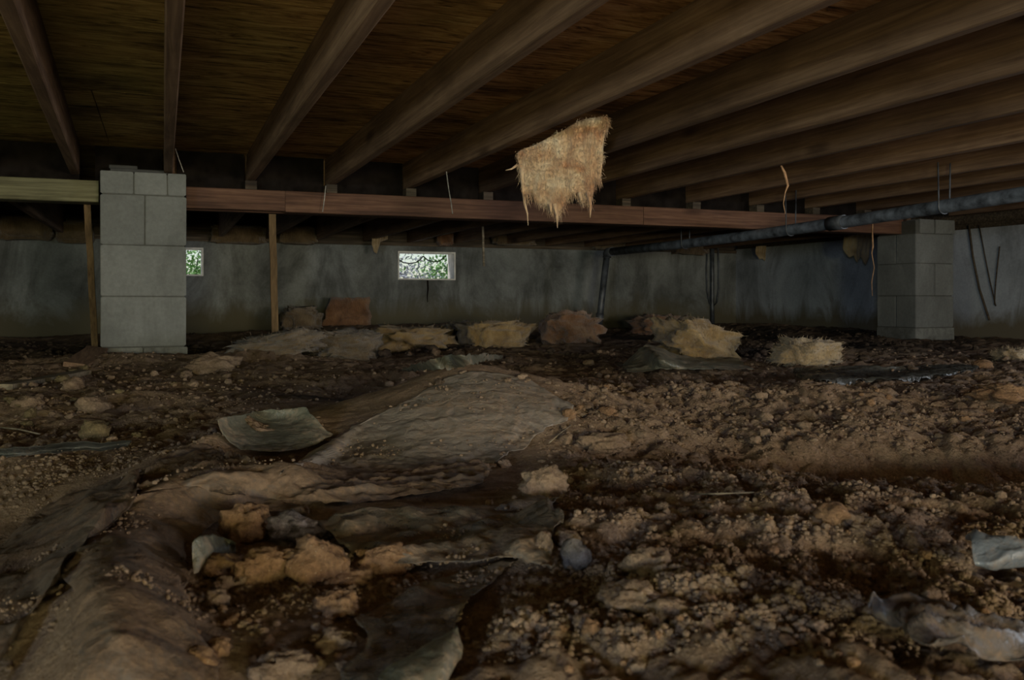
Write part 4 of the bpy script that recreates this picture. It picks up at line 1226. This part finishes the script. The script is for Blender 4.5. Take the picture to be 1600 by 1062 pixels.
SPEC = [
    ('stone', 'rounded tan stone lying right of the half-buried board', 'stone', 114, 604, 15, M_CLOD, (1.1, .9, .8)),
    ('stone', 'smooth brown stone below the rounded tan stone, left of the pier', 'stone', 144, 636, 18, M_CLOD, (1.2, .9, .75)),
    ('stone', 'olive angular stone behind the black plastic strip', 'stone', 146, 678, 19, M_CLOD_V, (1.1, .9, .9)),
    ('stone', 'flat dark stone at left edge below the half-buried board', 'stone', 45, 630, 17, M_CLOD, (1.3, .8, .6)),
    ('soil_clod', 'large orange clay clod at the back of the hollow', 'clod', 388, 832, 34, M_CLOD_O, (1, .9, .9)),
    ('stone', 'grey speckled rock next to the orange clay clod', 'stone', 462, 834, 38, M_CLOD_G, (1.1, .8, .65)),
    ('soil_clod', 'orange clod in front of the small olive plastic flap', 'clod', 348, 892, 30, M_CLOD_O, (1.2, .9, .75)),
    ('soil_clod', 'broad orange-brown clod in the middle of the hollow', 'clod', 412, 896, 34, M_CLOD_O, (1.1, .9, .9)),
    ('soil_clod', 'biggest orange-brown clod right of centre in the hollow', 'clod', 492, 884, 42, M_CLOD_O, (1.15, .8, .85)),
    ('soil_clod', 'low brown clod at the right end of the hollow', 'clod', 600, 882, 32, M_CLOD_O, (1.4, .8, .7)),
    ('soil_clod', 'flat orange clod on the near side of the biggest clod', 'clod', 540, 906, 26, M_CLOD_O, (1.2, .9, .6)),
    ('stone', 'small round brown stone at the left of the hollow floor', 'stone', 337, 940, 18, M_CLOD, (1, 1, .8)),
    ('stone', 'small brown stone behind the round stone in the hollow', 'stone', 350, 916, 15, M_CLOD, (1, 1, .8)),
    ('soil_clod', 'brown clod on the film right below the hollow', 'clod', 530, 950, 27, M_CLOD_O, (1.1, .9, .7)),
    ('soil_clod', 'reddish clod at the bottom left inside the plastic roll', 'clod', 306, 1032, 24, M_CLOD_O, (1.2, .9, .7)),
    ('soil_clod', 'brown clod beside the reddish clod at the bottom left', 'clod', 340, 1016, 18, M_CLOD_O, (1, 1, .8)),
    ('soil_clod', 'dark brown clod near the bottom edge left of centre', 'clod', 446, 1046, 40, M_CLOD, (1.2, .9, .6)),
    ('soil_clod', 'dark clod in shade between the bottom sheet and the hollow', 'clod', 522, 1000, 28, M_CLOD, (1.1, .9, .6)),
    ('soil_clod', 'tan crusty clod at the tip of the smooth plastic strip', 'clod', 850, 768, 30, M_CLOD, (1.2, .8, .9)),
    ('stone', 'greyish violet rock in the soil right of the plastic strip', 'stone', 900, 874, 22, M_CLOD_G, (.9, .9, 1.1)),
    ('stone', 'small tan stone resting behind the greyish violet rock', 'stone', 884, 845, 16, M_CLOD, (1.2, .8, .8)),
    ('soil_clod', 'tan lump capping the right edge of the smooth plastic', 'clod', 850, 860, 17, M_CLOD, (.8, .9, 1.2)),
    ('soil_clod', 'flat tan slab of soil on the crumbly slope right of the mound', 'clod', 948, 692, 27, M_CLOD, (1.4, .7, .5)),
    ('stone', 'tiny tan stone at the right foot of the draped mound', 'stone', 788, 726, 9, M_CLOD, (1, 1, .8)),
    ('soil_clod', 'orange clod lying alone on the crumbly soil at right', 'clod', 1300, 804, 21, M_CLOD_O, (1.1, .9, .7)),
    ('soil_clod', 'brown clod just right of the lone orange clod', 'clod', 1330, 816, 13, M_CLOD, (1.1, .9, .8)),
    ('soil_clod', 'reddish flat clod at the right edge below the dark strip', 'clod', 1572, 614, 30, M_CLOD_O, (1.4, .8, .5)),
    ('stone', 'small orange stone at the right end of the shiny dark strip', 'stone', 1536, 571, 13, M_CLOD_O, (1.2, .8, .6)),
    ('soil_clod', 'smooth tan mound of soil right of the left pier foot', 'clod', 332, 572, 26, M_CLOD, (1.3, .8, .6)),
    ('soil_clod', 'broad broken soil slab in the foreground right of centre', 'clod', 985, 940, 38, M_CLOD, (1.2, 1.0, .6)),
    ('soil_clod', 'second broken soil slab right of the first in the foreground', 'clod', 1046, 962, 36, M_CLOD, (1.1, 1.0, .6)),
    ('soil_clod', 'rounded soil lump behind the broken foreground slabs', 'clod', 1020, 885, 32, M_CLOD, (1.1, 1.0, .65)),
    ('soil_clod', 'pale fragment of film-crusted soil lump lifting the clear flap', 'clod', 392, 680, 26, M_CLOD, (1.3, .8, .8)),
]
for i, (nm, lab, cat, px, py, rp_, mt, sq) in enumerate(SPEC):
    clod(nm, lab, cat, px, py, rp_, mt, i + 3, sq, sub=4 if rp_ > 24 else 3, rz=0.35 * math.sin(i * 2.1) - YAW)

rr = random.Random(5)
ZONES = [  # px range, py range, n, size range, material choices, label, group
    ((760, 1590), (770, 1050), 110, (5, 12), (M_CLOD, M_CLOD, M_CLOD, M_CLOD_O), 'loose brown soil clod on the crumbly dirt in the right foreground', 'clods of the right foreground'),
    ((880, 1590), (600, 690), 60, (4, 10), (M_CLOD, M_CLOD, M_CLOD_O), 'small brown soil clod on the dirt slope behind the right hollow', 'clods of the right slope'),
    ((10, 460), (575, 690), 50, (4, 11), (M_CLOD, M_CLOD, M_CLOD_V), 'small brown soil clod on the dirt in front of the left pier', 'clods before the left pier'),
    ((300, 640), (860, 1050), 74, (5, 15), (M_CLOD, M_CLOD_O, M_CLOD_O), 'small orange-brown soil clod lying in the hollow at lower left', 'clods in the hollow'),
    ((600, 1590), (535, 600), 36, (4, 8), (M_CLOD, M_CLOD_D, M_CLOD_D), 'small dark soil clod on the damp ground at the back', 'clods on the damp ground'),
]
LAND = [(px, py, lab) for (nm, lab, cat, px, py, rp_, mt, sq) in SPEC]
SHORT = {M_CLOD.name: 'brown', M_CLOD_O.name: 'orange-brown', M_CLOD_V.name: 'olive', M_CLOD_D.name: 'dark'}
MARKS = [(1300, 804, 'the lone orange clod'), (900, 870, 'the greyish violet rock'), (985, 945, 'the broken foreground slabs'), (1450, 985, 'the torn grey plastic scrap'), (1560, 870, 'the blue-glinting plastic scrap'),
         (1130, 772, 'the thin straight twig'), (850, 768, 'the tan crusty clod'), (948, 692, 'the flat tan soil slab'), (1572, 614, 'the reddish flat clod'), (880, 630, 'the right end of the draped mound'), (1200, 640, 'the grey crest of the slope'),
         (1400, 660, 'the far rim of the right hollow'), (114, 604, 'the rounded tan stone'), (146, 678, 'the olive angular stone'), (430, 660, 'the clear plastic flap'), (332, 572, 'the smooth tan mound by the pier'), (225, 590, 'the left pier foot'),
         (388, 832, 'the large orange clay clod'), (488, 888, 'the biggest orange-brown clod'), (337, 940, 'the round hollow stone'), (306, 1032, 'the reddish bottom clod'), (446, 1046, 'the dark clod at the bottom edge'), (530, 950, 'the clod below the hollow'),
         (700, 565, 'the pale plastic leaf'), (1050, 570, 'the bunched plastic sheet'), (1256, 555, 'the pale tan insulation lump'), (1400, 585, 'the long flat dark plastic strip'), (1540, 565, 'the small orange stone')]
ci = 0
for (xa, xb), (ya, yb), n, (s0, s1), mats, lab, grp in ZONES:
    made = 0
    while made < n:
        px, py = rr.uniform(xa, xb), rr.uniform(ya, yb)
        s = s0 * (s1 / s0) ** (rr.random() ** 1.8)
        if 'foreground' in lab: s *= 0.7 + 0.6 * (py - ya) / (yb - ya)
        w = Wp(px, py)
        if 'hollow at' not in lab and on_film(np.array([w[0]]), np.array([w[1]]))[0]: continue
        ci += 1
        mt_ = rr.choice(mats)
        mx, my, mk = min(MARKS, key=lambda q: math.hypot(q[0] - px, (q[1] - py) * 1.6))
        ddx, ddy = px - mx, (py - my) * 1.6
        side = ('to the right of' if ddx > 0 else 'to the left of') if abs(ddx) > abs(ddy) else ('in front of' if ddy > 0 else 'behind')
        szw = 'larger' if s > s0 + 0.5 * (s1 - s0) else 'small' if s > s0 + 0.18 * (s1 - s0) else 'tiny'
        lab_ = '%s %s soil clod %s %s' % (szw, SHORT[mt_.name], side, mk)
        grp = 'soil clods around ' + mk
        clod('soil_clod', lab_, 'clod', px, py, s, mt_, ci, (rr.uniform(.8, 1.3), rr.uniform(.8, 1.2), rr.uniform(.6, .9)), grp, 3)
        made += 1

# twigs on the soil
def twig(label, pts, r0=0.0012):
    P = [hit(a, b, 0.006) for a, b in pts]
    strip('twig', P, r0, M_BOARD, label, 'twig', 5)
twig('thin straight twig lying across the crumbly soil at right', [(1085, 774), (1120, 772), (1178, 770)])
twig('thin twig slanting on the slope right of the draped mound', [(858, 692), (876, 676), (892, 664)])
twig('thin reddish twig at the left edge behind the black plastic strip', [(-4, 667), (30, 671), (62, 678)], 0.002)

# ------------------------------------------------------------------ outdoors seen through the vents
yard = box('yard_ground', (-8, BACK_Y + 0.25, -0.3), (16, 30, 0.30), M_YARD)
prop(yard, 'bright yard ground outside the back vents', 'ground', kind='structure')
def leaves(name, label, c, ext, n, size, mat, seed, cat='bush'):
    r = np.random.default_rng(seed)
    P = r.normal(size=(n, 3)) * np.array(ext) * 0.5
    P[:, 2] = np.abs(P[:, 2])
    d = r.normal(size=(n, 3)); d /= np.linalg.norm(d, axis=1, keepdims=True)
    e = np.cross(d, r.normal(size=(n, 3))); e /= np.linalg.norm(e, axis=1, keepdims=True)
    s = (size * r.uniform(0.5, 1.3, n))[:, None]
    V = np.stack([P - d * s, P + e * s * 0.4, P + d * s, P - e * s * 0.4], 1).reshape(-1, 3)
    F = np.arange(n * 4).reshape(-1, 4)
    t = empty(name, c)
    prop(t, label, cat)
    o = link('foliage', mesh_np('foliage', V, F), mat, t)
    o['kind'] = 'stuff'
    tube('stem', [(0, 0, -0.02), (0.02, 0.01, ext[2] * 0.5), (0.05, 0.03, ext[2] * 0.9)], [0.012, 0.009, 0.004], M_VINE, t, 6)
    return t
leaves('leafy_bush', 'green leafy bush outside the right side of the bright vent', (3.05, 9.2, 0.30), (0.45, 0.6, 0.6), 3400, 0.026, M_LEAF_A, 1)
leaves('leafy_bush', 'sparse pale shrub outside the left side of the bright vent', (2.35, 9.6, 0.30), (0.7, 0.6, 0.45), 2600, 0.03, M_LEAF_B, 2)
leaves('leafy_bush', 'dark green bush outside the small vent by the left pier', (0.28, 9.0, 0.30), (0.6, 0.6, 0.5), 3600, 0.026, M_LEAF_A, 3)
for i, (pts, lab) in enumerate(([[(622, 405), (630, 410), (640, 411.5), (650, 410), (657, 405), (661, 400)], 'left of two dark vine loops hanging across the bright vent'],
                                [[(661, 400), (668, 406), (678, 409), (686, 408), (693, 403), (697, 399)], 'right of two dark vine loops hanging across the bright vent'])):
    strip('vine_loop', [Wy(a, b, BACK_Y + 0.10) for a, b in pts], 0.006, M_VINE, lab, 'vine', 6)
